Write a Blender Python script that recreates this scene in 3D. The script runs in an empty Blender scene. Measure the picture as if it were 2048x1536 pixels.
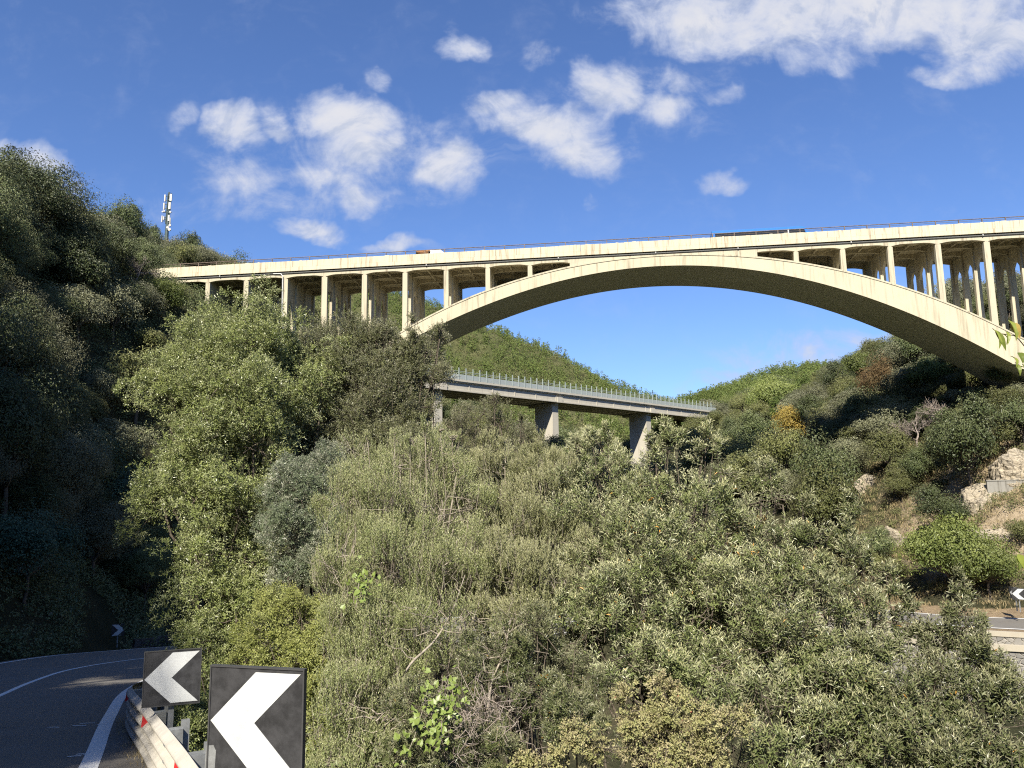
import bpy, math, random
import numpy as np
from mathutils import Vector, Matrix
random.seed(7)
RNG = np.random.default_rng(11)
sc = bpy.context.scene
COL = sc.collection
# ------------------------------------------------------------------ camera frame (eye at the origin, +Y ahead, metres)
FPX, PITCH, ROLL = 1539.0, math.radians(8.5), 0.015
_f = np.array([0, math.cos(PITCH), math.sin(PITCH)]); _u0 = np.array([0, -math.sin(PITCH), math.cos(PITCH)]); _r0 = np.array([1., 0, 0])
_R = _r0 * math.cos(ROLL) - _u0 * math.sin(ROLL); _U = _u0 * math.cos(ROLL) + _r0 * math.sin(ROLL)
def ray(px, py): return _f + _R * (px - 1024) / FPX + _U * (768 - py) / FPX
def at(px, py, Y):
    d = ray(px, py); return d * (Y / d[1])
def project(P):
    P = np.atleast_2d(P); w = P @ _f
    return 1024 + FPX * (P @ _R) / w, 768 - FPX * (P @ _U) / w, w
cam_d = bpy.data.cameras.new('camera'); cam = bpy.data.objects.new('camera', cam_d); COL.objects.link(cam)
cam_d.sensor_fit = 'HORIZONTAL'; cam_d.sensor_width = 36.0; cam_d.lens = 36.0 * FPX / 2048; cam_d.clip_start = 0.05; cam_d.clip_end = 20000
m = Matrix.Identity(4)
for i in range(3):
    m[i][0] = _R[i]; m[i][1] = _U[i]; m[i][2] = -_f[i]
cam.matrix_world = m
sc.camera = cam
# ------------------------------------------------------------------ objects and tags
def tag(o, label=None, cat=None, group=None, kind=None):
    if label: o['label'] = label
    if cat: o['category'] = cat
    if group: o['group'] = group
    if kind: o['kind'] = kind
    return o
def link(name, me, parent=None, mats=()):
    o = bpy.data.objects.new(name, me); COL.objects.link(o)
    for mm in mats: me.materials.append(mm)
    if parent is not None: o.parent = parent
    return o
def empty(name, loc=(0, 0, 0)):
    o = bpy.data.objects.new(name, None); COL.objects.link(o); o.location = loc; o.empty_display_size = .2
    return o
def quads(name, V, Q, attrs=None, mat_idx=None, smooth=False):
    V = np.asarray(V, np.float32); Q = np.asarray(Q, np.int32); n = len(Q); k = Q.shape[1]
    me = bpy.data.meshes.new(name)
    me.vertices.add(len(V)); me.vertices.foreach_set('co', V.ravel())
    me.loops.add(n * k); me.loops.foreach_set('vertex_index', Q.ravel())
    me.polygons.add(n); me.polygons.foreach_set('loop_start', np.arange(n, dtype=np.int32) * k)
    if mat_idx is not None: me.polygons.foreach_set('material_index', np.asarray(mat_idx, np.int32))
    me.polygons.foreach_set('use_smooth', np.full(n, smooth))
    for a, val in (attrs or {}).items():
        at_ = me.attributes.new(a, 'FLOAT', 'POINT'); at_.data.foreach_set('value', np.asarray(val, np.float32).ravel())
    me.update(calc_edges=True)
    return me
class MB:
    """collects boxes, prisms, tubes; one mesh object on build"""
    def __init__(s, tf=None): s.v = []; s.f = []; s.tf = tf
    def add(s, V, Fs):
        b = len(s.v); s.v += [tuple(s.tf(*p)) if s.tf else tuple(p) for p in V]; s.f += [tuple(b + i for i in q) for q in Fs]; return s
    def box(s, x0, x1, y0, y1, z0, z1):
        return s.add([(x0, y0, z0), (x1, y0, z0), (x1, y1, z0), (x0, y1, z0), (x0, y0, z1), (x1, y0, z1), (x1, y1, z1), (x0, y1, z1)],
                     [(0, 3, 2, 1), (4, 5, 6, 7), (0, 1, 5, 4), (1, 2, 6, 5), (2, 3, 7, 6), (3, 0, 4, 7)])
    def frustum(s, c0, h0, c1, h1):   # rectangular: centre and half sizes at bottom and top
        P = []
        for c, h in ((c0, h0), (c1, h1)):
            for a, b in ((-1, -1), (1, -1), (1, 1), (-1, 1)): P.append((c[0] + a * h[0], c[1] + b * h[1], c[2]))
        return s.add(P, [(0, 3, 2, 1), (4, 5, 6, 7), (0, 1, 5, 4), (1, 2, 6, 5), (2, 3, 7, 6), (3, 0, 4, 7)])
    def strip(s, top, bot, y0, y1):   # closed solid between two (x,z) polylines, extruded in y
        n = len(top); V = []; Fs = []
        for (a, c) in zip(top, bot): V += [(a[0], y0, a[1]), (c[0], y0, c[1]), (c[0], y1, c[1]), (a[0], y1, a[1])]
        for i in range(n - 1):
            p, q = 4 * i, 4 * i + 4
            for k in range(4):
                k2 = (k + 1) % 4; Fs.append((p + k, p + k2, q + k2, q + k))
        Fs.append((3, 2, 1, 0)); e = 4 * (n - 1); Fs.append((e, e + 1, e + 2, e + 3))
        return s.add(V, Fs)
    def prism(s, poly, d0, d1, fn):   # polygon in 2D, fn(a,b,d)->xyz
        n = len(poly); V = [fn(a, b, d0) for a, b in poly] + [fn(a, b, d1) for a, b in poly]
        return s.add(V, [tuple(range(n))[::-1], tuple(range(n, 2 * n))] + [(i, (i + 1) % n, n + (i + 1) % n, n + i) for i in range(n)])
    def tube(s, pts, r, k=6, cap=True):
        pts = [Vector(p) for p in pts]; n = len(pts); rr = r if hasattr(r, '__len__') else [r] * n; V = []; Fs = []
        for i, p in enumerate(pts):
            t = (pts[min(i + 1, n - 1)] - pts[max(i - 1, 0)]).normalized()
            a = t.cross(Vector((0, 0, 1)) if abs(t.z) < .9 else Vector((1, 0, 0))).normalized(); b = t.cross(a)
            for j in range(k):
                w = 2 * math.pi * j / k; V.append(tuple(p + (a * math.cos(w) + b * math.sin(w)) * rr[i]))
        for i in range(n - 1):
            for j in range(k): Fs.append((i * k + j, i * k + (j + 1) % k, i * k + k + (j + 1) % k, i * k + k + j))
        if cap: Fs += [tuple(range(k))[::-1], tuple((n - 1) * k + j for j in range(k))]
        return s.add(V, Fs)
    def build(s, name, mat, parent=None, smooth=False, bevel=0, recalc=True):
        me = bpy.data.meshes.new(name); me.from_pydata(s.v, [], s.f)
        if recalc:
            import bmesh
            bm = bmesh.new(); bm.from_mesh(me); bmesh.ops.recalc_face_normals(bm, faces=bm.faces)
            bm.to_mesh(me); bm.free()
        if smooth: me.polygons.foreach_set('use_smooth', [True] * len(me.polygons))
        o = link(name, me, parent, [mat] if mat else [])
        if bevel:
            md = o.modifiers.new('bevel', 'BEVEL'); md.width = bevel; md.segments = 2; md.limit_method = 'ANGLE'
        return o
def tree_copy(o, parent=None):
    c = o.copy(); COL.objects.link(c)
    if parent is not None: c.parent = parent
    for ch in o.children: tree_copy(ch, c)
    return c
# ------------------------------------------------------------------ materials
class NT:
    def __init__(s, tree): s.t = tree; s.n = tree.nodes; s.l = tree.links
    def node(s, typ, inp=None, **kw):
        nd = s.n.new(typ)
        for k, v in kw.items(): setattr(nd, k, v)
        for k, v in (inp or {}).items(): s.set(nd, k, v)
        return nd
    def set(s, nd, k, v):
        if isinstance(v, bpy.types.NodeSocket): s.l.new(v, nd.inputs[k])
        else:
            sk = nd.inputs[k]
            if hasattr(sk.default_value, '__len__') and not hasattr(v, '__len__'): v = (v,) * len(sk.default_value)
            if hasattr(sk.default_value, '__len__') and len(sk.default_value) == 4 and len(v) == 3: v = (*v, 1)
            sk.default_value = v
    def math(s, op, a, b=0., c=0., clamp=False):
        nd = s.node('ShaderNodeMath', operation=op, use_clamp=clamp)
        for i, v in enumerate((a, b, c)): s.set(nd, i, v)
        return nd.outputs[0]
    def vmath(s, op, a, b=None, **k):
        nd = s.node('ShaderNodeVectorMath', operation=op); s.set(nd, 0, a)
        if b is not None: s.set(nd, 1, b)
        for q, v in k.items(): s.set(nd, q, v)
        return nd
    def mix(s, fac, a, b, blend='MIX'):
        nd = s.node('ShaderNodeMix', data_type='RGBA', blend_type=blend); nd.clamp_factor = True
        s.set(nd, 0, fac); s.set(nd, 6, a); s.set(nd, 7, b); return nd.outputs[2]
    def noise(s, vec, scale, detail=4., rough=.55, dist=0.):
        nd = s.node('ShaderNodeTexNoise', {'Scale': scale, 'Detail': detail, 'Roughness': rough, 'Distortion': dist})
        if vec is not None: s.l.new(vec, nd.inputs['Vector'])
        return nd.outputs['Fac']
    def ramp(s, fac, a, b, lo=0., hi=1.):
        nd = s.node('ShaderNodeMapRange', interpolation_type='SMOOTHSTEP'); s.set(nd, 0, fac); s.set(nd, 1, a); s.set(nd, 2, b); s.set(nd, 3, lo); s.set(nd, 4, hi); return nd.outputs[0]
def newmat(name):
    mt = bpy.data.materials.new(name); mt.use_nodes = True; mt.node_tree.nodes.clear(); return mt, NT(mt.node_tree)
def surf(g, color, rough=.8, bump=None, bd=.02, spec=.3, metal=0., normal=None):
    p = g.node('ShaderNodeBsdfPrincipled', {'Base Color': color, 'Roughness': rough, 'Metallic': metal, 'Specular IOR Level': spec})
    if bump is not None:
        b = g.node('ShaderNodeBump', {'Height': bump, 'Distance': bd, 'Strength': 1.}); g.l.new(b.outputs[0], p.inputs['Normal'])
    o = g.node('ShaderNodeOutputMaterial'); g.l.new(p.outputs[0], o.inputs[0]); return p
def obj_co(g): return g.node('ShaderNodeNewGeometry').outputs['Position']
def scaled(g, v, sc_): return g.vmath('MULTIPLY', v, sc_).outputs[0]
def plain(name, col, rough=.6, metal=0., var=.15, scale=3., spec=.4):
    mt, g = newmat(name); co = obj_co(g); n = g.noise(co, scale, 5, .65)
    f = g.ramp(n, .3, .7, 1 - var, 1 + var)
    c = g.vmath('SCALE', (col[0], col[1], col[2]), Scale=f).outputs[0]
    surf(g, c, rough, n, .004, spec, metal); return mt
def concrete(name, col, dark, streak=.35, scale=1., board=False):
    mt, g = newmat(name); co = obj_co(g)
    n1 = g.noise(co, .35 * scale, 6, .65); n2 = g.noise(scaled(g, co, (2.2, 2.2, .16)), 1.1 * scale, 5, .6); n3 = g.noise(co, 9 * scale, 4, .7)
    a = g.ramp(n1, .35, .75); b = g.ramp(n2, .48, .74, 0, streak)
    c = g.mix(g.math('MULTIPLY', a, .35), col, [x * .8 for x in col]); c = g.mix(b, c, dark)
    c = g.mix(g.ramp(n3, .58, .8, 0, .35), c, dark)
    h = n3
    if board:
        sx = g.node('ShaderNodeSeparateXYZ', {0: co}); w = g.math('FRACT', g.math('MULTIPLY', sx.outputs[2], 1.6)); ln = g.ramp(w, 0., .05, .8, 1.)
        c = g.mix(g.math('MULTIPLY', g.math('SUBTRACT', 1., ln), .8), c, dark)
    surf(g, c, .9, h, .01, .2); return mt
def leafmat(name, cA, cB, tip, back, rough=.45, spec=.45, transl=.12, objvar=.25, yellow=None):
    mt, g = newmat(name)
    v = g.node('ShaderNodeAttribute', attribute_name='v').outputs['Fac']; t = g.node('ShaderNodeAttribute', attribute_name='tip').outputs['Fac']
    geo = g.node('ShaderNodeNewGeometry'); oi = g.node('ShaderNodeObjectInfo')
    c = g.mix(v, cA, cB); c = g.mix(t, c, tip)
    if yellow: c = g.mix(g.ramp(v, .955, .97), c, yellow)
    c = g.mix(geo.outputs['Backfacing'], c, back)
    f = g.ramp(oi.outputs['Random'], 0., 1., 1 - objvar, 1 + objvar)
    c = g.vmath('SCALE', c, Scale=f).outputs[0]
    p = g.node('ShaderNodeBsdfPrincipled', {'Base Color': c, 'Roughness': rough, 'Specular IOR Level': spec})
    tr = g.node('ShaderNodeBsdfTranslucent', {'Color': c}); mx = g.node('ShaderNodeMixShader', {0: transl}); g.l.new(p.outputs[0], mx.inputs[1]); g.l.new(tr.outputs[0], mx.inputs[2])
    o = g.node('ShaderNodeOutputMaterial'); g.l.new(mx.outputs[0], o.inputs[0]); return mt
M = {}
M['concrete'] = concrete('bridge_concrete', (.475, .43, .315), (.19, .155, .105), .75)
M['parapet'] = concrete('parapet_concrete', (.54, .49, .36), (.24, .165, .10), .8, 1.3)
M['soffit'] = concrete('arch_concrete', (.50, .452, .325), (.2, .165, .11), .6, .9)
M['barrel'] = concrete('arch_underside_concrete', (.50, .505, .44), (.26, .255, .215), .5, .9, True)
M['viaduct'] = concrete('viaduct_concrete', (.46, .43, .36), (.28, .25, .2), .35, .7)
M['wallcon'] = concrete('wall_concrete', (.42, .38, .30), (.24, .21, .165), .3, 2.)
M['pipe'] = plain('pipe_metal', (.16, .16, .155), .6, .2)
M['lightpipe'] = plain('light_pipe', (.5, .5, .48), .5, .2)
M['rust'] = plain('rusty_rail', (.155, .118, .092), .75, .2, .35)
M['panel'] = plain('fence_panel', (.38, .415, .395), .5, .2, .08)
M['post'] = plain('fence_post_metal', (.36, .41, .38), .5, .3, .08)
M['galv'] = plain('galvanised', (.34, .35, .35), .45, .6, .2, 8)
M['black'] = plain('sign_black', (.034, .034, .036), .5, 0., .4, 7, .4)
M['white'] = None
M['rim'] = plain('sign_rim', (.072, .072, .073), .35, .3)
M['red'] = plain('reflector_red', (.52, .03, .035), .35, 0., .1)
M['blue'] = plain('bus_blue', (.03, .16, .55), .25, 0., .05)
M['lblue'] = plain('bus_light_blue', (.04, .16, .42), .25, 0., .05)
M['glass'] = plain('dark_glass', (.015, .018, .02), .12, 0., .05)
M['orange'] = plain('orange_paint', (.6, .28, .1), .45, 0., .05)
M['vwhite'] = plain('white_paint_vehicle', (.75, .75, .73), .4, 0., .05)
M['tyre'] = plain('tyre_rubber', (.02, .02, .02), .9)
M['mast'] = plain('mast_steel', (.07, .095, .09), .5, .3)
M['antenna'] = plain('antenna_cover', (.55, .52, .46), .5, 0., .05)
def mk_white():
    mt, g = newmat('reflective_white'); co = obj_co(g)
    sx = g.node('ShaderNodeSeparateXYZ', {0: co}); w = g.math('FRACT', g.math('MULTIPLY', sx.outputs[2], 45.)); ln = g.ramp(w, 0., .25, .9, 1.)
    n = g.noise(co, 6, 7, .75); k = g.ramp(n, .5, .75, 0, .5)
    c = g.mix(k, (.55, .565, .56), (.36, .335, .27)); c = g.vmath('SCALE', c, Scale=ln).outputs[0]
    surf(g, c, .35, None, 0, .5); return mt
M['white'] = mk_white()
def mk_rail():
    mt, g = newmat('guardrail_steel'); co = obj_co(g)
    n = g.noise(co, 2.2, 6, .7); n2 = g.noise(scaled(g, co, (5, 5, 1.2)), 2.0, 6, .75); n3 = g.noise(co, 30, 3, .6)
    c = g.mix(g.ramp(n, .3, .75), (.56, .525, .46), (.43, .405, .36)); c = g.mix(g.ramp(n2, .62, .74, 0, .7), c, (.25, .12, .055)); c = g.mix(g.ramp(n3, .62, .75, 0, .3), c, (.2, .16, .12))
    surf(g, c, .6, n3, .002, .3, .1); return mt
M['rail'] = mk_rail()
def mk_asphalt():
    mt, g = newmat('asphalt'); co = obj_co(g); n = g.noise(co, 60, 4, .7); n2 = g.noise(co, .6, 6, .65); n3 = g.noise(scaled(g, co, (1., .45, 1)), 1.4, 5, .7)
    c = g.mix(g.ramp(n, .3, .7), (.125, .114, .098), (.18, .166, .146)); c = g.mix(g.ramp(n2, .4, .7, 0, .5), c, (.17, .165, .155)); c = g.mix(g.ramp(n3, .56, .7, 0, .45), c, (.072, .072, .073))
    surf(g, c, .85, n, .004, .3); return mt
M['asphalt'] = mk_asphalt()
def mk_paint():
    mt, g = newmat('road_paint'); co = obj_co(g); n = g.noise(co, 14, 6, .75); n2 = g.noise(co, 1.3, 4, .6)
    c = g.mix(g.ramp(n, .55, .72, 0, .7), (.74, .74, .72), (.3, .3, .29)); c = g.mix(g.ramp(n2, .5, .8, 0, .3), c, (.45, .45, .44)); surf(g, c, .7, n, .002); return mt
M['paint'] = mk_paint()
def mk_ground(name, a, b, c3, sc1=.25, dry=False):
    mt, g = newmat(name); co = obj_co(g); n = g.noise(co, sc1, 8, .65); n2 = g.noise(co, 2.2, 7, .7); n3 = g.noise(co, 14, 4, .7)
    c = g.mix(g.ramp(n, .38, .62), a, b); c = g.mix(g.ramp(n2, .5, .68, 0, .85), c, c3); c = g.mix(g.ramp(n3, .45, .75, 0, .5), c, [x * .45 for x in a])
    if dry:      # bare tan earth and straw on the rocky part of the far bank
        d = g.vmath('DISTANCE', scaled(g, co, (1, 1, .6)), (55, 84, 1)).outputs['Value']; mk = g.ramp(g.math('ADD', d, g.math('MULTIPLY', g.math('SUBTRACT', n, .5), 22.)), 10., 18., 1., 0.)
        c = g.mix(mk, c, g.mix(g.ramp(n2, .4, .62), (.30, .235, .15), (.42, .34, .235)))
    surf(g, c, .95, g.math('ADD', n2, g.math('MULTIPLY', n3, .3)), .35, .1); return mt
M['ground'] = mk_ground('ground_soil', (.04, .042, .022), (.07, .064, .036), (.03, .036, .016), .25, True)
M['hill'] = mk_ground('hill_scrub', (.065, .075, .028), (.10, .098, .045), (.045, .055, .02), .05)
M['pinehill'] = mk_ground('hill_pinewood', (.04, .055, .018), (.07, .075, .025), (.03, .04, .014), .05)
M['mount'] = mk_ground('mountain_rock', (.06, .075, .06), (.09, .095, .08), (.05, .06, .05), .004)
def mk_rock(name, a, b, d):
    mt, g = newmat(name); co = obj_co(g); n = g.noise(co, .7, 8, .7); vo = g.node('ShaderNodeTexVoronoi', {'Scale': 1.3, 'Vector': co}, feature='DISTANCE_TO_EDGE').outputs[0]
    n2 = g.noise(scaled(g, co, (1, 1, 3.)), 2.5, 7, .7)
    c = g.mix(g.ramp(n, .35, .65), a, b); c = g.mix(g.ramp(n2, .52, .7, 0, .8), c, d); c = g.mix(g.ramp(vo, 0., .06, .7, 0.), c, [x * .3 for x in d])
    surf(g, c, .9, g.math('ADD', n2, vo), .25, .2); return mt
M['rock'] = mk_rock('pale_rock', (.46, .395, .29), (.33, .29, .225), (.2, .16, .11))
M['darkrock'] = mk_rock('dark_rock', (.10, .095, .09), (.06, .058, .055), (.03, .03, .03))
def mk_stone():
    mt, g = newmat('stone_masonry'); co = obj_co(g); nz = g.node('ShaderNodeTexNoise', {'Scale': 1.2, 'Vector': co}).outputs['Color']
    v2 = g.vmath('ADD', co, g.vmath('SCALE', nz, Scale=.35).outputs[0]).outputs[0]
    vo = g.node('ShaderNodeTexVoronoi', {'Scale': 2.5, 'Vector': v2}, feature='DISTANCE_TO_EDGE').outputs[0]; vc = g.node('ShaderNodeTexVoronoi', {'Scale': 2.5, 'Vector': v2}).outputs['Color']
    sep = g.node('ShaderNodeSeparateColor', {0: vc}).outputs[0]
    c = g.mix(sep, (.15, .15, .145), (.33, .31, .275)); c = g.mix(g.noise(co, 5, 5, .7), c, (.2, .19, .17)); c = g.mix(g.ramp(vo, .0, .07, .85, 0.), c, (.40, .37, .31)); surf(g, c, .9, g.ramp(vo, 0., .15), .06); return mt
M['stone'] = mk_stone()
M['sand'] = mk_ground('sandy_verge', (.33, .25, .16), (.27, .2, .13), (.2, .16, .09), .6)
M['drygrass'] = leafmat('dry_grass', (.40, .32, .17), (.30, .235, .12), (.48, .41, .25), (.36, .29, .16), .7, .2, .2, .1)
def mk_bark(name, a, b):
    mt, g = newmat(name); co = obj_co(g); n = g.noise(scaled(g, co, (6, 6, 1.5)), 3, 6, .7); surf(g, g.mix(g.ramp(n, .35, .65), a, b), .9, n, .02, .2); return mt
M['bark'] = mk_bark('grey_bark', (.15, .125, .095), (.07, .058, .045))
M['palebark'] = mk_bark('pale_bark', (.36, .32, .26), (.2, .17, .13))
M['deadwood'] = mk_bark('dead_wood', (.33, .28, .24), (.2, .165, .14))
L = lambda *a, **k: leafmat(*a, **k)
#            name          dark             light             tip              back
M['l_big'] = L('leaf_broad_green', (0.097, 0.127, 0.036), (0.242, 0.274, 0.094), (0.521, 0.504, 0.252), (0.273, 0.294, 0.144), .36, .45, .14)
M['l_grey'] = L('leaf_grey_green', (0.105, 0.120, 0.048), (0.254, 0.266, 0.120), (0.521, 0.492, 0.300), (0.347, 0.342, 0.216), .42, .38, .1)
M['l_blue'] = L('leaf_holm', (0.081, 0.109, 0.056), (0.170, 0.203, 0.119), (0.352, 0.365, 0.252), (0.383, 0.392, 0.293), .36, .4, .08)
M['l_olive'] = L('leaf_olive', (0.122, 0.154, 0.054), (0.285, 0.314, 0.126), (0.570, 0.552, 0.312), (0.384, 0.390, 0.216), .4, .35, .12)
M['l_pale'] = L('leaf_pale_olive', (0.161, 0.180, 0.070), (0.347, 0.360, 0.162), (0.670, 0.636, 0.372), (0.459, 0.450, 0.264), .42, .3, .12)
M['l_ilex'] = L('leaf_long_dark', (0.062, 0.086, 0.029), (0.192, 0.220, 0.086), (0.583, 0.546, 0.336), (0.347, 0.348, 0.216), .38, .36, .08, yellow=(0.558, 0.312, 0.072))
M['l_yel'] = L('leaf_yellow_green', (0.148, 0.175, 0.044), (0.276, 0.292, 0.089), (0.424, 0.408, 0.157), (0.286, 0.307, 0.118), .5, .25, .2)
M['l_tere'] = L('leaf_turning', (.20, .225, .085), (.38, .35, .165), (.46, .34, .24), (.34, .30, .17), .5, .3, .2, objvar=.1, yellow=(.45, .16, .11))
M['l_vine'] = L('leaf_vine', (.12, .18, .03), (.21, .28, .055), (.3, .34, .08), (.25, .33, .08), .4, .4, .25)
M['l_brown'] = L('leaf_brown_oak', (.24, .15, .05), (.36, .24, .085), (.4, .27, .11), (.3, .2, .09), .5, .3, .2)
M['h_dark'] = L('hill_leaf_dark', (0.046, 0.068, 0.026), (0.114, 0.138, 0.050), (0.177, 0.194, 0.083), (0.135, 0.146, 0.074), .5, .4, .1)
M['h_grey'] = L('hill_leaf_grey', (0.093, 0.100, 0.053), (0.177, 0.181, 0.099), (0.268, 0.268, 0.165), (0.219, 0.219, 0.132), .5, .35, .1)
M['h_olive'] = L('hill_leaf_olive', (0.084, 0.102, 0.030), (0.161, 0.169, 0.058), (0.237, 0.229, 0.096), (0.168, 0.169, 0.083), .5, .35, .12)
M['h_green'] = L('hill_leaf_bright', (0.088, 0.122, 0.030), (0.188, 0.220, 0.062), (0.275, 0.294, 0.096), (0.224, 0.270, 0.069), .5, .35, .18)
M['h_gold'] = L('hill_leaf_gold', (.13, .12, .03), (.36, .26, .06), (.42, .31, .09), (0.370, 0.264, 0.060), .5, .3, .2)
M['h_rust'] = L('hill_leaf_rust', (.085, .07, .032), (.16, .105, .05), (.2, .135, .065), (0.190, 0.121, 0.060), .6, .2, .12)
M['h_pine'] = L('hill_leaf_pine', (0.049, 0.081, 0.019), (0.119, 0.162, 0.039), (0.182, 0.209, 0.062), (0.126, 0.148, 0.041), .6, .2, .1)
M['h_scrub'] = L('hill_leaf_scrub', (.075, .088, .032), (.140, .148, .058), (.18, .175, .08), (.14, .14, .065), .7, .2, .1)
M['h_fern'] = L('hill_leaf_mimosa', (0.027, 0.061, 0.039), (0.062, 0.115, 0.069), (0.098, 0.148, 0.083), (0.084, 0.115, 0.076), .5, .3, .12)

M['oldcon'] = concrete('old_grey_concrete', (.26, .25, .22), (.12, .11, .09), .8, 2.)
# ------------------------------------------------------------------ terrain
def road_z(y): return np.where(np.asarray(y) < 62, -2.2 - .14 * np.asarray(y, float), -10.88)
CTRL = [
 # behind and left of the camera: steep hillside over the road
 (0, 0, -2.2), (4, 0, -3.5), (12, 0, -6), (3, -14, -.3), (14, -15, -1), (-3, -20, 1.5), (-9, -12, 1), (-9.5, -3, 0), (-13, 4, .0), (-14, -6, 9), (-18, 4, 9), (-20, -14, 23), (-30, -25, 44), (-45, -10, 58), (-60, 20, 52),
 (-20, 14, 4), (-24, 22, 1.5), (-27, 31, -2), (-33, 40, 0), (-32, 25, 18), (-28, 12, 21), (-42, 40, 17), (-44, 20, 42), (-55, 45, 29), (-70, 60, 40), (-90, 40, 62), (-30, 48, -8.6), (-38, 52, 3), (-46, 66, 19), (-54, 80, 28), (-48, 80, 19), (-58, 72, 29), (-31, 60, -10.9), (-31, 66, -11.1), (-33, 63, -10.9), (-40, 71, -6),
 (-34, 74, -9.5), (-38, 80, -1), (-42, 86, 11), (-44, 96, 23), (-50, 97, 28), (-60, 100, 31), (-80, 110, 41), (-100, 120, 52),
 (-49, 106, 32.3), (-43, 106, 27), (-37, 105, 22), (-30, 103, 18), (-18, 103, 14), (-25, 90, 7), (-14, 90, 0), (-20, 78, -7), (0, 103, -2), (20, 100, -10),
 (-46, 122, 33), (-55, 130, 40), (-75, 150, 48), (-90, 200, 68), (-100, 180, 70), (-60, 190, 52), (-30, 150, 18), (-30, 200, 26), (-5, 230, 16), (20, 260, 12), (-15, 130, 6), (10, 150, 4), (-12, 180, 13),
 # valley side right of the road
 (-4, 12, -5.2), (-2.4, 6, -3.6), (0, 12, -8), (6, 12, -10), (3, 6, -5.5), (10, 6, -8), (14, 14, -12), (-6, 25, -9.5), (0, 25, -14), (10, 25, -17), (20, 25, -18), (0, 50, -19), (20, 50, -21), (30, 45, -18), (-8, 45, -11), (-10, 34, -8.5), (-4, 66, -11), (10, 66, -15), (-16, 66, -11),
 (25, 110, -6), (30, 150, 2), (32, 200, 5), (45, 240, 10), (25, 75, -13),
 # far bank with its road
 (38, 56, -14), (43, 66, -10.2), (35, 80, -11.2), (26, 92, -11.5), (48, 70, -8.5), (42, 84, -8.5), (51, 80, 0), (57, 82, 5.5), (63, 95, 8.5), (59, 110, 12), (66, 116, 14.5), (70, 126, 17.5), (84, 140, 32), (110, 120, 48), (74, 90, 19), (89, 89, 31), (60, 60, -4), (75, 75, 12), (60, 40, -9), (80, 50, 6), (50, 25, -12),
 (39, 105, -3.5), (38.6, 90, -8.5), (46, 150, 4.5), (36, 150, 0), (40, 190, 7), (56, 210, 19.5), (62, 225, 21), (64, 170, 16), (66, 150, 17.5), (80, 200, 25), (110, 230, 34), (100, 170, 36), (70, 260, 22), (130, 280, 42),
]
_c = np.array(CTRL, float)
def _tps(P, z, lam=.02):
    n = len(P); d2 = ((P[:, None] - P[None]) ** 2).sum(-1); K = .5 * d2 * np.log(d2 + 1e-9); K[np.arange(n), np.arange(n)] += lam
    A = np.zeros((n + 3, n + 3)); A[:n, :n] = K; A[:n, n] = 1; A[:n, n + 1:] = P; A[n, :n] = 1; A[n + 1:, :n] = P.T
    return np.linalg.solve(A, np.r_[z, 0, 0, 0])
_P = _c[:, :2] / 50; _w = _tps(_P, _c[:, 2])
def _base_h(x, y):
    q = np.stack([np.ravel(x), np.ravel(y)], -1) / 50; out = np.empty(len(q))
    for i in range(0, len(q), 20000):
        b = q[i:i + 20000]; d2 = ((b[:, None] - _P[None]) ** 2).sum(-1); out[i:i + 20000] = (.5 * d2 * np.log(d2 + 1e-9)) @ _w[:-3] + _w[-3] + b @ _w[-2:]
    return out.reshape(np.shape(x))
def catmull(pts, n):
    P = np.array(pts, float); P = np.vstack([2 * P[0] - P[1], P, 2 * P[-1] - P[-2]]); out = []
    for i in range(1, len(P) - 2):
        t = np.linspace(0, 1, 24, endpoint=False)[:, None]; a, b, c, d = P[i - 1], P[i], P[i + 1], P[i + 2]
        out.append(.5 * (2 * b + (c - a) * t + (2 * a - 5 * b + 4 * c - d) * t ** 2 + (3 * b - a - 3 * c + d) * t ** 3))
    out = np.vstack(out + [P[-2][None]]); L_ = np.r_[0, np.cumsum(np.linalg.norm(np.diff(out, axis=0), axis=1))]
    s = np.linspace(0, L_[-1], n); return np.stack([np.interp(s, L_, out[:, k]) for k in range(out.shape[1])], -1)
NR = 140
RIGHT = catmull([(4, -12), (1.2, -5), (-1.3, 0), (-4, 6.6), (-6.5, 12.36), (-9.31, 18.5), (-12.16, 25.33), (-14.3, 33), (-15, 41), (-13.8, 49), (-10, 56), (-3, 62), (8, 67)], NR)
CENT = catmull([(.6, -13.6), (-2.0, -6.7), (-4.5, -1.4), (-7.1, 5.2), (-9.6, 10.9), (-12.5, 17.3), (-15.38, 24), (-17.59, 29.31), (-19.63, 35.2), (-20.5, 41), (-20.0, 47), (-17.5, 54), (-13, 60), (-5.5, 66), (6, 71.5)], NR)
LEFT = catmull([(-3, -15.2), (-5.4, -8.6), (-7.9, -3), (-10.4, 3.6), (-12.8, 9.4), (-15.9, 15.8), (-19.2, 22.6), (-23.6, 32.5), (-26.47, 41.09), (-28.13, 48.4), (-27.76, 53.7), (-25.58, 62.34), (-20, 68), (-9, 73), (4, 78)], NR)
def off(line, d):     # shift a plan polyline sideways (positive to the right of travel)
    t = np.gradient(line, axis=0); t /= np.linalg.norm(t, axis=1)[:, None]; return line + np.stack([t[:, 1], -t[:, 0]], -1) * d
RB = off(RIGHT, .85); LB = off(LEFT, -.5)
MIDL = (RB + LB) / 2; HALF = np.linalg.norm(RB - LB, axis=1) / 2
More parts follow.
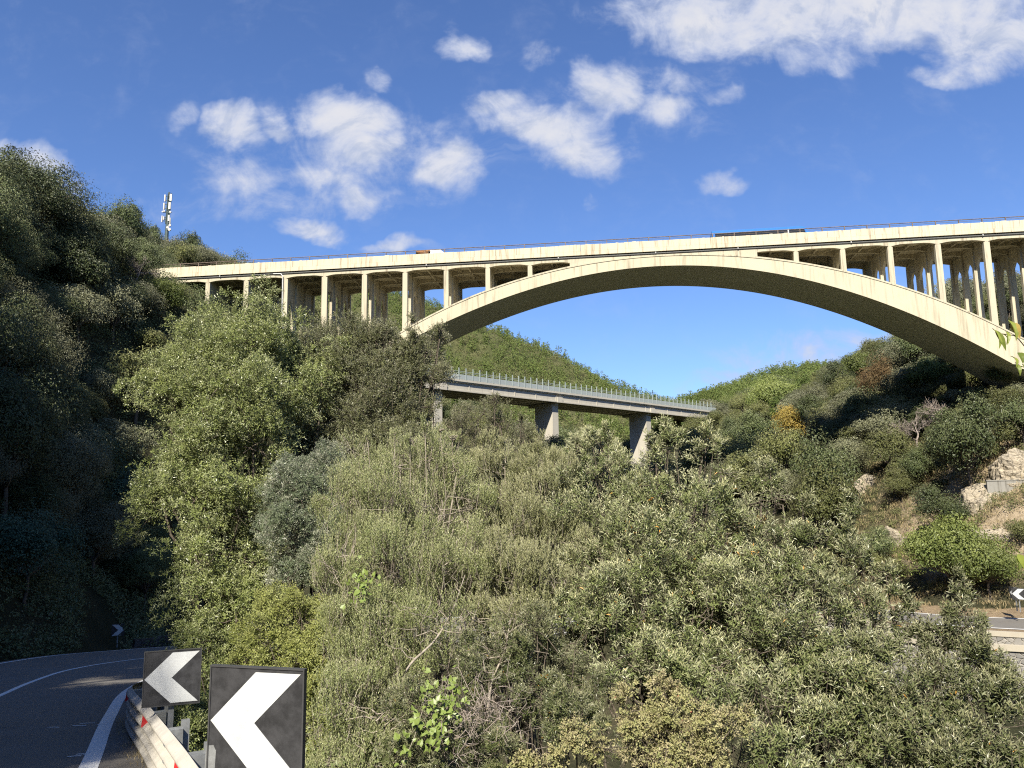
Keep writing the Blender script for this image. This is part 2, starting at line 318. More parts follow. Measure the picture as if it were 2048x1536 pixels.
# far bank road (plan): from the right edge of view away to the left
FR = catmull([(70, 50), (57, 57), (48.5, 61.5), (42.3, 63.4), (37, 68), (32.6, 76), (28, 86), (24, 94)], 120)
FRZ = np.interp(np.arange(120), [0, 30, 60, 119], [-9.6, -10.0, -10.6, -12.])
_t = np.gradient(FR, axis=0); _t /= np.linalg.norm(_t, axis=1)[:, None]; FRN = np.stack([_t[:, 1], -_t[:, 0]], -1)
def near_poly(x, y, poly):
    q = np.stack([np.ravel(x), np.ravel(y)], -1); best = np.full(len(q), 1e9); idx = np.zeros(len(q), int)
    for i in range(0, len(q), 20000):
        d = np.linalg.norm(q[i:i + 20000, None] - poly[None], axis=2); idx[i:i + 20000] = d.argmin(1); best[i:i + 20000] = d.min(1)
    return best.reshape(np.shape(x)), idx.reshape(np.shape(x))
def sstep(x, a, b):
    t = np.clip((x - a) / (b - a), 0, 1); return t * t * (3 - 2 * t)
def hgt(x, y):
    x = np.asarray(x, float); y = np.asarray(y, float); h = _base_h(x, y)
    amp = sstep(np.hypot(x, y), 15, 60)
    h = h + amp * (.8 * np.sin(x * .31 + 1.3 * np.sin(y * .23)) * np.sin(y * .27 + x * .11) + .4 * np.sin(x * .83 + y * .5) * np.sin(y * .71 - .4 * x))
    d, i = near_poly(x, y, MIDL); w = 1 - sstep(d - HALF[i], 1.5, 4.2); rzl = road_z(y) - .3; h = np.where(d - HALF[i] < .9, np.minimum(h * (1 - w) + rzl * w, rzl), h * (1 - w) + (rzl + .1) * w)
    d, i = near_poly(x, y, FR); w = 1 - sstep(d, 5.2, 8.); q = FR[i]; side = (x - q[..., 0]) * FRN[i][..., 0] + (y - q[..., 1]) * FRN[i][..., 1]
    hw = h * (1 - w) + (FRZ[i] - .2) * w; low = np.minimum(h, FRZ[i] - 5. - .25 * np.clip(d - 5, 0, 20)); h = np.where((side < -4.0) & (d < 26), np.where(d < 5.1, FRZ[i] - 5., low), np.where((side < -3.2) & (d < 8), FRZ[i] - .25, hw))
    return h
gx = np.r_[np.arange(-170, -60, 3.), np.arange(-60, 90, 1.25), np.arange(90, 230, 3.5)]; gy = np.r_[np.arange(-60, -20, 3.), np.arange(-20, 130, 1.25), np.arange(130, 335, 3.)]
GX, GY = np.meshgrid(gx, gy); GZ = hgt(GX, GY)
def grid_mesh(name, X, Y, Z):
    ny, nx = X.shape; i = np.arange(ny * nx).reshape(ny, nx); Q = np.stack([i[:-1, :-1], i[:-1, 1:], i[1:, 1:], i[1:, :-1]], -1).reshape(-1, 4)
    return quads(name, np.stack([X, Y, Z], -1).reshape(-1, 3), Q, smooth=True)
tag(link('terrain', grid_mesh('terrain', GX, GY, GZ), None, [M['ground']]), kind='structure')
pl = MB(); pl.add([(-9000, -9000, -60), (9000, -9000, -60), (9000, 9000, -60), (-9000, 9000, -60)], [(0, 1, 2, 3)]); tag(pl.build('ground', M['hill']), kind='structure')
# hills behind, built as height along bearings
def hill(name, sil, Z0, z0, Zc, Zb, mat, amp, du=.004, nz=60):
    u = []; zt = []
    for px, py in sil:
        p = at(px, py, Zc); u.append(p[0] / Zc); zt.append(p[2])
    uu = np.arange(min(u), max(u) + 1e-6, du); zt = np.interp(uu, u, zt)
    k = np.ones(9) / 9; zt = np.convolve(np.pad(zt, 4, 'edge'), k, 'valid')
    Zs = np.linspace(Z0, Zb, nz); U, ZZ = np.meshgrid(uu, Zs)
    f = np.where(ZZ < Zc, sstep(ZZ, Z0 - .25 * (Zc - Z0), Zc), 1 - .35 * sstep(ZZ, Zc, Zb + (Zb - Zc)))
    X = U * ZZ; Z = z0 + (zt[None] - z0) * f
    s = 60. / (Zc / 4); Z = Z + amp * (np.sin(X * s * .09 + 2 * np.sin(ZZ * s * .05)) * np.sin(ZZ * s * .08 + .7) + .5 * np.sin(X * s * .23 + ZZ * s * .11)) * (1 - .8 * (np.abs(ZZ - Zc) < 25))
    tag(link(name, grid_mesh(name, X, ZZ, Z), None, [mat]), kind='structure')
    from_u = lambda uq, zq: None
    def sample(n, rng, zlo, zhi):
        a = rng.random(n) * (len(uu) - 1.001); lo = (zlo - Z0) / (Zb - Z0) * (nz - 1); hi = (zhi - Z0) / (Zb - Z0) * (nz - 1); b = lo + rng.random(n) * (hi - lo) * .999
        ai = a.astype(int); bi = b.astype(int); fa = (a - ai)[:, None]; fb = (b - bi)[:, None]
        G = np.stack([X, ZZ, Z], -1)
        return (G[bi, ai] * (1 - fa) + G[bi, ai + 1] * fa) * (1 - fb) + (G[bi + 1, ai] * (1 - fa) + G[bi + 1, ai + 1] * fa) * fb
    return sample
hillL = hill('scrub_hill', [(380, 640), (520, 605), (640, 600), (700, 594), (780, 600), (871, 632), (960, 672), (1000, 682), (1060, 711), (1150, 749), (1250, 795), (1330, 820), (1420, 840)], 225, 8, 400, 470, M['hill'], 3.2)
hillR = hill('pine_hill', [(1180, 830), (1290, 815), (1340, 820), (1400, 811), (1450, 797), (1500, 787), (1550, 774), (1600, 759), (1640, 753), (1680, 758), (1760, 780), (1900, 800), (2040, 830)], 280, 5, 600, 700, M['pinehill'], 4.)
hill('far_mountain', [(1330, 815), (1380, 797), (1410, 786), (1440, 779), (1480, 779), (1520, 785), (1580, 800)], 1800, 0, 2600, 3200, M['mount'], 12., du=.002)
# ------------------------------------------------------------------ roads
def ribbon(name, A, B, za, zb, mat, cross=1):
    n = len(A); V = []; m_ = cross + 1
    for i in range(n):
        for j in range(m_):
            f = j / cross; V.append((*(A[i] * (1 - f) + B[i] * f), za[i] * (1 - f) + zb[i] * f))
    i = np.arange(n * m_).reshape(n, m_); Q = np.stack([i[:-1, :-1], i[:-1, 1:], i[1:, 1:], i[1:, :-1]], -1).reshape(-1, 4)
    return tag(link(name, quads(name, V, Q, smooth=True), None, [mat]), kind='structure')
rz = lambda L_, dz=0.: road_z(L_[:, 1]) + dz
ribbon('road', LB, RB, rz(LB), rz(RB), M['asphalt'], 8)
for nm, ln, w in (('road_edge_line', RIGHT, .135), ('road_centre_line', CENT, .085), ('road_far_edge_line', LEFT, .1)):
    a, b = off(ln, -w), off(ln, w); ribbon(nm, a, b, rz(a, .006), rz(b, .006), M['paint'])
# little scuffs of paint on the near lane
for k, (px, py) in enumerate(((108, 1455), (160, 1452), (176, 1447), (205, 1449), (150, 1513), (165, 1509))):
    d = ray(px, py); p = d * (-2.2 / (d[2] + .14 * d[1])); w = .10 + .1 * random.random(); a_ = random.random() * 1.2 - .3
    q = [(p[0] + x * w * math.cos(a_) - y * .025 * math.sin(a_), p[1] + x * w * math.sin(a_) + y * .05) for x, y in ((-1, -1), (.2, -.5), (1, -.8), (.8, .7), (-.2, 1), (-1, .4))]
    mb = MB(); mb.add([(x, y, -2.2 - .14 * y + .007) for x, y in q], [tuple(range(6))]); tag(mb.build('road_paint_scuff', M['paint'], recalc=False), kind='structure')
a, b = off(FR, -3.3), off(FR, 3.3); ribbon('far_road', a, b, FRZ, FRZ, mk_asphalt() if False else M['asphalt'], 4)
for nm, o_ in (('far_road_edge_line', -3.05), ('far_road_edge_line', 3.05)):
    a, b = off(FR, o_ - .12), off(FR, o_ + .12); ribbon(nm, a, b, FRZ + .012, FRZ + .012, M['paint'])
a, b = off(FR, 3.3), off(FR, 7.2); ribbon('sandy_verge', a, b, FRZ - .01, FRZ + .5, M['sand'], 2)
a, b = off(FR, -5.0), off(FR, -3.3); ribbon('gravel_shoulder', a, b, FRZ - .02, FRZ - .01, M['sand'], 1)
# ------------------------------------------------------------------ far bank retaining wall
def wallstrip(name, line, i0, i1, o0, o1, zl, zh, mat, parent):
    A, B = off(line, o0), off(line, o1); mb = MB(); V = []; Fs = []
    for i in range(i0, i1): V += [(*A[i], zl[i]), (*A[i], zh[i]), (*B[i], zh[i]), (*B[i], zl[i])]
    n = i1 - i0
    for i in range(n - 1):
        for k in range(4): Fs.append((4 * i + k, 4 * i + (k + 1) % 4, 4 * i + 4 + (k + 1) % 4, 4 * i + 4 + k))
    Fs += [(3, 2, 1, 0), tuple(4 * (n - 1) + k for k in range(4))]
    mb.add(V, Fs); return mb.build(name, mat, parent)
rw = tag(empty('retaining_wall', (*FR[40], FRZ[40])), 'rubble stone retaining wall with pale concrete bands below the far road', 'retaining wall')
rw.location = (0, 0, 0)
wallstrip('coping', FR, 4, 96, -5.35, -5.0, FRZ - .28, FRZ + .08, M['wallcon'], rw)
wallstrip('stonework', FR, 4, 96, -5.28, -5.06, FRZ - 6.5, FRZ - .28, M['stone'], rw)
wallstrip('concrete_band', FR, 4, 96, -5.75, -5.28, FRZ - 1.25, FRZ - .82, M['wallcon'], rw)
wallstrip('stone_face', FR, 4, 96, -5.6, -5.285, FRZ - 6.5, FRZ - 1.25, M['stone'], rw)
# ------------------------------------------------------------------ arch bridge
_n = np.array([.1276, 1.]) / math.hypot(.1276, 1)
def BR(s, t, z): return (s * _n[1] + t * _n[0], 100 - s * _n[0] + t * _n[1], z)
PS = [-43.16 + 5.727 * i for i in range(-2, 26)]     # bent positions
S0, S1 = -62., 101.
_at = np.polyfit([-17.9, -12.3, -9, -2.9, 2.6, 8.2, 14.9, 24.8, 31.7, 37.1, 42.9, 48.8, 54.6, 60.8], [20.9, 24.2, 25.6, 28, 29.4, 30.55, 31.25, 31.25, 30.65, 29.6, 28.1, 25.9, 23.2, 19.9], 4)
_ab = np.polyfit([-12.8, -7.9, 1.2, 8.1, 14.8, 21.5, 28.2, 34.5, 42.7, 48.6, 54.3, 58.6, 62.2], [21.8, 24.2, 27.3, 28.8, 29.6, 29.8, 29.4, 28.25, 25.5, 22.8, 19.8, 17.2, 14.8], 4)
def ext(c, s, lo, hi):
    if s < lo: return np.polyval(c, lo) + np.polyval(np.polyder(c), lo) * (s - lo)
    if s > hi: return np.polyval(c, hi) + np.polyval(np.polyder(c), hi) * (s - hi)
    return float(np.polyval(c, s))
a_top = lambda s: ext(_at, s, -18, 61); a_bot = lambda s: min(ext(_ab, s, -13, 62.5), a_top(s) - 1.3)
bridge = tag(empty('arch_bridge', (0, 0, 0)), 'tall cream concrete arch bridge carrying a road high across the valley', 'bridge')
ZP, ZE, ZS, ZB = 33.30, 32.40, 31.86, 31.55    # parapet top, joint, slab edge bottom, beam top
mb = MB(BR); mb.box(S0, S1, -.32, 10.5, ZS, ZE); mb.box(S0, S1, .1, 9.9, ZE - .6, ZE + .05); mb.build('deck_slab', M['parapet'], bridge)
rr = random.Random(3)
for t0, t1 in ((-.29, -.02), (10.2, 10.47)):
    s = S0; mb = MB(BR)
    while s < S1:
        w = min(2.86, S1 - s); h = ZP + rr.uniform(-.035, .03)
        mb.box(s + .015, s + w - .015, t0, t1, ZE + .02, h)
        if rr.random() < .55:      # broken, chipped top edges
            q = s + rr.uniform(.3, 2.); mb.box(q, q + rr.uniform(.2, .7), t0 + .02, t1 - .02, h - .01, h + rr.uniform(.03, .07))
        s += w
    mb.build('parapet', M['parapet'], bridge)
rail = tag(MB(BR).tube([(S0, -.2, ZP + .5), (S1, -.2, ZP + .5)], .055, 6).build('railing', M['rust'], bridge))
mb = MB(BR); mb.tube([(S0, -.2, ZP + .27), (S1, -.2, ZP + .27)], .022, 5); mb.build('lower_rail', M['rust'], rail)
s = S0 + 1
while s < S1 - 1:
    if -50 < s < 68:
        MB(BR).box(s - .05, s + .05, -.26, -.14, ZE + .55, ZP + .52).build('post', M['rust'], rail)
    s += 2.74
mb = MB(BR); mb.tube([(S0, 10.3, ZP + .5), (S1, 10.3, ZP + .5)], .055, 6)
s = S0 + 1
while s < S1 - 1: mb.box(s - .05, s + .05, 10.24, 10.36, ZP - .1, ZP + .52); s += 2.74
mb.build('far_railing', M['rust'], bridge)
def beam_bot(s):
    k = (s - PS[0]) / 5.727; x = abs(k - math.floor(k) - .5) * 2; return 31.16 - .27 * max(0, (x - .45) / .55) ** 1.5
def beam(name, t0, t1, zt):
    ss = np.arange(S0, S1, 5.727 / 12); mb = MB(BR); mb.strip([(a, zt) for a in ss], [(a, beam_bot(a)) for a in ss], t0, t1); return mb.build(name, M['concrete'], bridge)
beam('edge_beam', .012, .5, ZB)
for t in (3.2, 6.5): beam('longitudinal_beam', t - .16, t + .16, ZB + .18)
beam('edge_beam', 9.7, 10.15, ZB + .17)
mb = MB(BR); mb.box(S0, S1, .06, 10.1, ZB + .16, ZS - .004); mb.build('deck_soffit', M['soffit'], bridge)
for i in range(len(PS) - 1):
    a, b = PS[i], PS[i + 1]
    if b < -50 or a > 80 or (7 < a and b < 33): continue
    c = (a + b) / 2; mb = MB(BR)
    mb.box(c - .11, c + .11, .5, 9.7, 31.32, ZB + .17); mb.build('cross_rib', M['concrete'], bridge)
    mb = MB(BR); w = .1; e0, e1 = (a, b) if c < 20 else (b, a)
    mb.add([(e0 - w, .5, 31.4), (e0 + w, .5, 31.4), (e1 + w, 9.7, 31.4), (e1 - w, 9.7, 31.4), (e0 - w, .5, ZB + .165), (e0 + w, .5, ZB + .165), (e1 + w, 9.7, ZB + .165), (e1 - w, 9.7, ZB + .165)],
           [(0, 3, 2, 1), (4, 5, 6, 7), (0, 1, 5, 4), (1, 2, 6, 5), (2, 3, 7, 6), (3, 0, 4, 7)]); mb.build('diagonal_rib', M['concrete'], bridge)
# arch barrel with a thin projecting lip along its upper edge
ss = np.linspace(-30, 88, 120)
mb = MB(BR); mb.strip([(a, a_top(a) - .25) for a in ss], [(a, a_bot(a) + .004) for a in ss], .25, 9.75); arch = mb.build('arch', M['barrel'], bridge)
for t0, t1 in ((0., .25), (9.75, 10.)): MB(BR).strip([(a, a_top(a) - .22) for a in ss], [(a, a_bot(a)) for a in ss], t0, t1).build('arch_face', M['soffit'], arch)
mb = MB(BR); mb.strip([(a, a_top(a)) for a in ss], [(a, a_top(a) - .22) for a in ss], -.07, 10.07); mb.build('arch_ledge', M['concrete'], arch)
ss = np.linspace(8.0, 32.2, 60)
mb = MB(BR); mb.strip([(a, 31.5) for a in ss], [(a, min(a_top(a) - .1, 31.4)) for a in ss], .0, 9.9); mb.build('spandrel_wall', M['concrete'], bridge)
# bents: four columns each, joined by a cross wall with pointed openings
TC = (.26, 3.4, 6.55, 9.7)
for i, s in enumerate(PS):
    if s < -50 or s > 84 or (6 < s < 34.5): continue
    onarch = -21 < s < 61.5
    zb = a_top(s) - .15 if onarch else float(hgt(*BR(s, 4, 0)[:2])) - 3
    if -32 < s < -21: zb = min(zb, 12)
    H = 30.9 - zb; bent = tag(empty('bent', (0, 0, 0))); bent.parent = bridge
    wt = .285 + min(.006 * H, .11); wb = wt + .02
    for t in TC:
        mb = MB(BR); mb.frustum((s, t, zb), (wb, .25), (s, t, 30.85), (wt, .25)); mb.build('column', M['concrete'], bent)
    if H > .9:
        mb = MB(BR); deep = i < 5   # near the left abutment the cross walls reach further down
        ad, sd = (1.3, 2.9) if not deep else (2.6, 5.6)
        if H < 5: ad, sd = min(ad, .38 * H), min(sd, .8 * H)
        for k in range(3):
            t0, t1 = TC[k] + .245, TC[k + 1] - .245; n = 9; tt = np.linspace(t0, t1, n); c = (t0 + t1) / 2
            bot = [30.9 - (ad + (sd - ad) * (abs(x - c) / (t1 - c)) ** 1.35) for x in tt]
            V = []; Fs = []
            for x, z in zip(tt, bot): V += [(s - .15, x, 31.6), (s - .15, x, z), (s + .15, x, z), (s + .15, x, 31.6)]
            for j in range(n - 1):
                for q in range(4): Fs.append((4 * j + q, 4 * j + (q + 1) % 4, 4 * j + 4 + (q + 1) % 4, 4 * j + 4 + q))
            Fs += [(3, 2, 1, 0), tuple(4 * (n - 1) + q for q in range(4))]
            mb.add(V, Fs)
        mb.build('cross_wall', M['concrete'], bent)
        MB(BR).box(s - .2, s + .2, -.0, 10.1, 30.86, 31.12).build('capital_beam', M['concrete'], bent)
# drain pipe in the recess below the deck edge, with outlets and one down pipe
mb = MB(BR); mb.tube([(S0, -.06, 31.66), (S1, -.06, 31.66)], .1, 8); dp = mb.build('drain_pipe', M['pipe'], bridge)
for s in (-53.5, -41.3, -11.5, 6.5, 19.3, 29.8, 43.8, 59.5):
    MB(BR).tube([(s, -.2, 31.86), (s, -.2, 31.6)], .07, 6).build('outlet', M['lightpipe'], dp)
mb = MB(BR); mb.tube([(-33.4, -.1, 31.66), (-32.3, -.12, 31.6), (-32.0, -.14, 31.2), (-31.95, -.12, 26.2), (-31.75, -.12, 25.7), (-31.75, -.12, 10)], .09, 8); mb.build('down_pipe', M['lightpipe'], dp)
MB(BR).box(-63, -47.4, .02, 10.1, 20, 31.5).build('abutment', M['concrete'], bridge)
# ------------------------------------------------------------------ vehicles on the bridge
def wheels(mb_tf, xs, t0, t1, z, r, parent):
    for x in xs:
        for t in (t0, t1):
            m_ = MB(mb_tf); m_.tube([(x, t - .14, z + r), (x, t + .14, z + r)], r, 16); m_.build('wheel', M['tyre'], parent)
ZD = ZE + .055
B0 = BR(36.6, 6.3, ZD); bus = tag(empty('coach', (0, 0, 0)), 'blue coach driving along the top of the arch bridge', 'coach')
x0, x1, ta, tb = 27.3, 40.3, 4.3, 6.85
body = MB(BR); prof = [(x0, .35), (x1 - .1, .35), (x1, 1.1), (x1 - .25, 2.2), (x1 - .7, 3.05), (x1 - 1.3, 3.3), (x0 + .2, 3.3), (x0, 3.1)]
body.prism(prof, ta, tb, lambda a, b, d: (a, d, ZD + b)); body.build('body', M['blue'], bus, bevel=.08)
MB(BR).prism([(x0 + .35, 1.45), (x1 - .45, 1.45), (x1 - .95, 2.86), (x0 + .35, 2.86)], ta - .02, ta + .02, lambda a, b, d: (a, d, ZD + b)).build('side_window', M['glass'], bus)
MB(BR).prism([(x0 + .35, 1.45), (x1 - .45, 1.45), (x1 - .95, 2.86), (x0 + .35, 2.86)], tb - .02, tb + .02, lambda a, b, d: (a, d, ZD + b)).build('side_window', M['glass'], bus)
MB(BR).box(x0 - .03, x0 + .12, ta - .03, tb + .03, .0 + ZD + 1.1, ZD + 3.32).build('rear_frame', M['lblue'], bus)
MB(BR).prism([(x0 + .1, 2.88), (x1 - 1.2, 2.88), (x1 - 1.25, 3.24), (x0 + .1, 3.24)], ta - .03, ta + .01, lambda a, b, d: (a, d, ZD + b)).build('roof_stripe', M['lblue'], bus)
MB(BR).box(x1 - 3.1, x1 - 2.95, ta - .035, ta + .01, ZD + 1.2, ZD + 2.95).build('window_pillar', M['vwhite'], bus)
MB(BR).prism([(x1 - .02, 1.2), (x1 + .02, 1.2), (x1 - .66, 3.02), (x1 - .7, 3.02)], ta + .15, tb - .15, lambda a, b, d: (a, d, ZD + b)).build('windscreen', M['glass'], bus)
wheels(BR, (x0 + 3., x0 + 4.2, x1 - 2.4), ta + .13, tb - .13, ZD, .5, bus)
van = tag(empty('works_truck', (0, 0, 0)), 'orange and white roof of a works truck above the bridge parapet', 'truck')
x0 = -13.3; ta, tb = .8, 2.7
MB(BR).box(x0, x0 + 3.6, ta, tb, ZD + .45, ZD + .8).build('chassis', M['rust'], van)
MB(BR).prism([(x0 + 2.1, .8), (x0 + 4.1, .8), (x0 + 4.0, 1.25), (x0 + 3.5, 1.68), (x0 + 2.2, 1.72), (x0 + 2.1, 1.6)], ta, tb, lambda a, b, d: (a, d, ZD + b)).build('cab', M['vwhite'], van, bevel=.05)
MB(BR).box(x0 - .1, x0 + 2.05, ta, tb, ZD + .8, ZD + 1.12).build('load_bed', M['vwhite'], van)
f_ = MB(BR)
for xa in (x0 + .1, x0 + 1.9): f_.box(xa - .05, xa + .05, ta + .05, tb - .05, ZD + 1.12, ZD + 1.62)
f_.build('ladder_rack', M['glass'], van)
MB(BR).box(x0 + .05, x0 + 2.5, ta + .1, tb - .1, ZD + 1.62, ZD + 1.78).build('light_bar', M['orange'], van)
wheels(BR, (x0 + .6, x0 + 3.2), ta + .1, tb - .1, ZD, .33, van)
# ------------------------------------------------------------------ lower viaduct
VA = at(902.5, 757, 150); VB = at(1415, 821, 214.5); _e = (VB - VA)[:2]; VL = np.linalg.norm(_e); _e = _e / VL
def VI(s, t, z): return (VA[0] + s * _e[0] - t * _e[1], VA[1] + s * _e[1] + t * _e[0], z)
vz = VA[2]
via = tag(empty('viaduct', (0, 0, 0)), 'grey concrete girder viaduct on rectangular piers behind the arch', 'viaduct')
s0, s1 = -42., VL + 4.
MB(VI).box(s0, s1, -.35, 9.9, vz - .42, vz).build('deck_slab', M['viaduct'], via)
# pier positions read from the photo (front face of the deck)
def s_at_px(px):
    lo, hi = -60., 130.
    for _ in range(60):
        m_ = (lo + hi) / 2; x = project(np.array([VI(m_, 0, vz)]))[0][0]
        if x < px: lo = m_
        else: hi = m_
    return lo
SJ = [s_at_px(p) for p in (884, 1117, 1303)]; step = SJ[2] - SJ[1]
SJ = [SJ[0] - 33.] + SJ + [SJ[2] + step]
for j in range(len(SJ) + 1):
    a = s0 if j == 0 else SJ[j - 1]; b = s1 if j == len(SJ) else SJ[j]
    for k, t in enumerate((.25, 2.55, 4.8, 7.05, 9.3)):
        mb = MB(VI); mb.box(a + .12, b - .12, t - .11, t + .11, vz - 2.1, vz - .42); mb.box(a + .12, b - .12, t - .34, t + .34, vz - 2.38, vz - 2.1); mb.box(a + .12, b - .12, t - .4, t + .4, vz - .62, vz - .421)
        if k == 0:
            q = a + .6
            while q < b: mb.box(q, q + .22, t - .2, t + .2, vz - 2.1, vz - .62); q += 6.4
        mb.build('girder', M['viaduct'], via)
for j, s in enumerate(SJ):
    p = tag(empty('pier', (0, 0, 0))); p.parent = via
    zb = float(hgt(*VI(s, 4, 0)[:2])) - 2
    if zb > vz - 5: continue
    mb = MB(VI); mb.box(s - .95, s + .95, 1.1, 6.6, zb, vz - 2.4); mb.box(s - .99, s + .99, 3.6, 3.9, zb, vz - 2.9); mb.build('shaft', M['viaduct'], p)
    MB(VI).box(s - .62, s + 1.1, -.24, .08, vz - 2.42, vz - 1.2).build('end_block', M['viaduct'], p)
    MB(VI).box(s - .6, s + .6, .7, 9.1, vz - 2.9, vz - 2.385).build('cross_head', M['viaduct'], p)
for t in (-.28, 9.75):
    f = MB(VI).box(s0, s1, t - .03, t + .03, vz + .02, vz + 1.02).build('barrier_panel', M['panel'], via)
    mb = MB(VI)
    for z in (1.32, 1.62): mb.box(s0, s1, t + .06, t + .14, vz + z, vz + z + .07)
    mb.build('rails', M['post'], f).name = 'rail'
    s = -26.
    while s < 96:
        if t < 0: MB(VI).box(s - .07, s + .07, t - .1, t + .06, vz, vz + 2.35).build('post', M['post'], f)
        s += 1.85
    if t > 0:
        mb = MB(VI); s = -26.
        while s < 96: mb.box(s - .07, s + .07, t - .08, t + .08, vz, vz + 2.35); s += 1.85
        mb.build('far_posts', M['post'], f).name = 'far_post_row'
# ------------------------------------------------------------------ phone mast on the left crest
mp = at(333, 476, 200); mast = tag(empty('phone_mast', tuple(mp)), 'dark steel phone mast with white antennas on the left hilltop', 'mast')
def MS(x, y, z): return (x, y, z)
u = 200 / FPX      # metres per photo pixel there
H = 100 * u
def tl(mbx): return mbx
pole = MB().tube([(0, 0, -6), (0, 0, 10 * u), (.05, 0, 45 * u), (.1, 0, H)], [.55, .5, .36, .25], 10).build('pole', M['mast'], mast)
for x in (-2.0, 4.5): MB().tube([(x * u, -.4, 30 * u), (x * u + .3, -.4, H - 4 * u)], .16, 6).build('cable_ladder', M['mast'], mast)
for (x, z, w, h, dx) in ((-5.6, 78, 2.6, 15, 0), (6.6, 79, 4.6, 15, 0), (-6.8, 60, 2.6, 15, 0), (5.0, 61, 4.6, 15, 0), (-9.4, 33, 2.0, 14, 0), (4.6, 35, 3.6, 13, 0), (-6, 38, 2.6, 7, 0), (7.8, 28, 1.6, 14, 0)):
    mb = MB(); mb.box((x - w / 2) * u, (x + w / 2) * u, -.7, -.35, z * u, (z + h) * u); a_ = mb.build('antenna_panel', M['antenna'], mast, bevel=.04)
    mb = MB(); mb.box(min(x, 0) * u, max(x, 0) * u, -.36, -.2, (z + h * .2) * u, (z + h * .2) * u + .15); mb.box(min(x, 0) * u, max(x, 0) * u, -.36, -.2, (z + h * .8) * u, (z + h * .8) * u + .15); mb.build('bracket', M['mast'], a_)
for (x, z, r) in ((-8, 55, 1.7), (-4.6, 56, 1.8), (8.2, 54, 2.2), (8.6, 25, 2.6), (4.4, 20.5, 2.8), (8.2, 16, 3.2)):
    V = []; Fs = []; nr = 14
    mb = MB(); mb.tube([(x * u, -1.0, z * u), (x * u, -.95, z * u), (x * u, -.55, z * u)], [r * u * .9, r * u, r * u * .8], nr); d_ = mb.build('dish', M['antenna'], mast, smooth=False)
    mb = MB(); mb.box(min(x, 1) * u, max(x, 1) * u, -.5, -.3, z * u - .07, z * u + .07); mb.build('dish_arm', M['mast'], d_)
# a tiny lattice pylon on the skyline beyond the viaduct
pp = at(1306, 804, 430); py_ = tag(empty('pylon', tuple(pp)), 'tiny lattice pylon on the skyline beyond the viaduct', 'pylon')
mb = MB(); h_ = 24 * 430 / FPX
for sx in (-1, 1):
    for sy in (-1, 1): mb.tube([(sx * .9, sy * .9, -4), (sx * .12, sy * .12, h_)], .09, 4)
for k in range(7):
    f0 = k / 7; r0_ = .9 - .78 * f0; r1_ = .9 - .78 * (f0 + 1 / 7)
    mb.tube([(-r0_, -r0_, f0 * h_), (r1_, -r1_, (f0 + 1 / 7) * h_)], .06, 4); mb.tube([(r0_, -r0_, f0 * h_), (-r1_, -r1_, (f0 + 1 / 7) * h_)], .06, 4)
mb.build('lattice', M['mast'], py_)
MB().box(-1.3, 1.3, -.08, .08, h_ * .8, h_ * .8 + .15).build('cross_arm', M['mast'], py_)
# ------------------------------------------------------------------ guard rail, signs
def on_road(px, py, h): 
    d = ray(px, py); return d * (-h / (d[2] + .14 * d[1]))
GP = [on_road(px, py, 1.42)[:2] for px, py in ((398, 1536), (362, 1488), (308, 1423), (265, 1372))]
d0 = GP[0] - GP[1]
GP = [GP[0] + d0 * 2.2, GP[0] + d0 * 1.1] + GP
g2 = off(RIGHT, .95)
tail = [p for p in g2 if p[1] > GP[-1][1] + 2.2 and p[1] < 47]
GP = catmull([tuple(p) for p in GP] + [tuple(p) for p in tail[::4]], 240)
gr = tag(empty('guardrail', (0, 0, 0)), 'rust stained three wave steel guardrail at the road bend', 'guardrail')
prof = []
for k in range(37):
    z = .03 + .79 * k / 36; d = .05 * (1 - math.cos(2 * math.pi * 4 * k / 36)); prof.append((d, z))
T = np.gradient(GP, axis=0); T /= np.linalg.norm(T, axis=1)[:, None]; NL = np.stack([-T[:, 1], T[:, 0]], -1)   # towards the road
GZ_ = road_z(GP[:, 1]) - .04
V = []; Q = []; npf = len(prof)
for i in range(len(GP)):
    for d, z in prof: V.append((GP[i, 0] + NL[i, 0] * d, GP[i, 1] + NL[i, 1] * d, GZ_[i] + z))
ix = np.arange(len(V)).reshape(len(GP), npf); Q = np.stack([ix[:-1, :-1], ix[1:, :-1], ix[1:, 1:], ix[:-1, 1:]], -1).reshape(-1, 4)
beam_o = link('beam', quads('beam', V, Q, smooth=True), gr, [M['rail']]); md = beam_o.modifiers.new('thick', 'SOLIDIFY'); md.thickness = .006
Ls = np.r_[0, np.cumsum(np.linalg.norm(np.diff(GP, axis=0), axis=1))]
def GR(s, d, z):      # along, towards the road, up
    x = np.interp(s, Ls, GP[:, 0]); y = np.interp(s, Ls, GP[:, 1]); nx = np.interp(s, Ls, NL[:, 0]); ny = np.interp(s, Ls, NL[:, 1]); return (x + nx * d, y + ny * d, float(road_z(y)) - .04 + z)
def s_of_y(y): return float(np.interp(y, GP[:, 1], Ls))
s = s_of_y(GP[0, 1]) + .4
while s < Ls[-1]:
    mb = MB(GR); mb.box(s - .06, s + .06, -.30, -.285, -.9, .86); mb.box(s - .06, s - .052, -.285, -.2, -.9, .86); mb.box(s + .052, s + .06, -.285, -.2, -.9, .86); mb.build('post', M['galv'], gr)
    mb = MB(GR); mb.box(s - .14, s + .14, -.21, -.008, .3, .76); mb.build('spacer', M['galv'], gr)
    s += 2.25
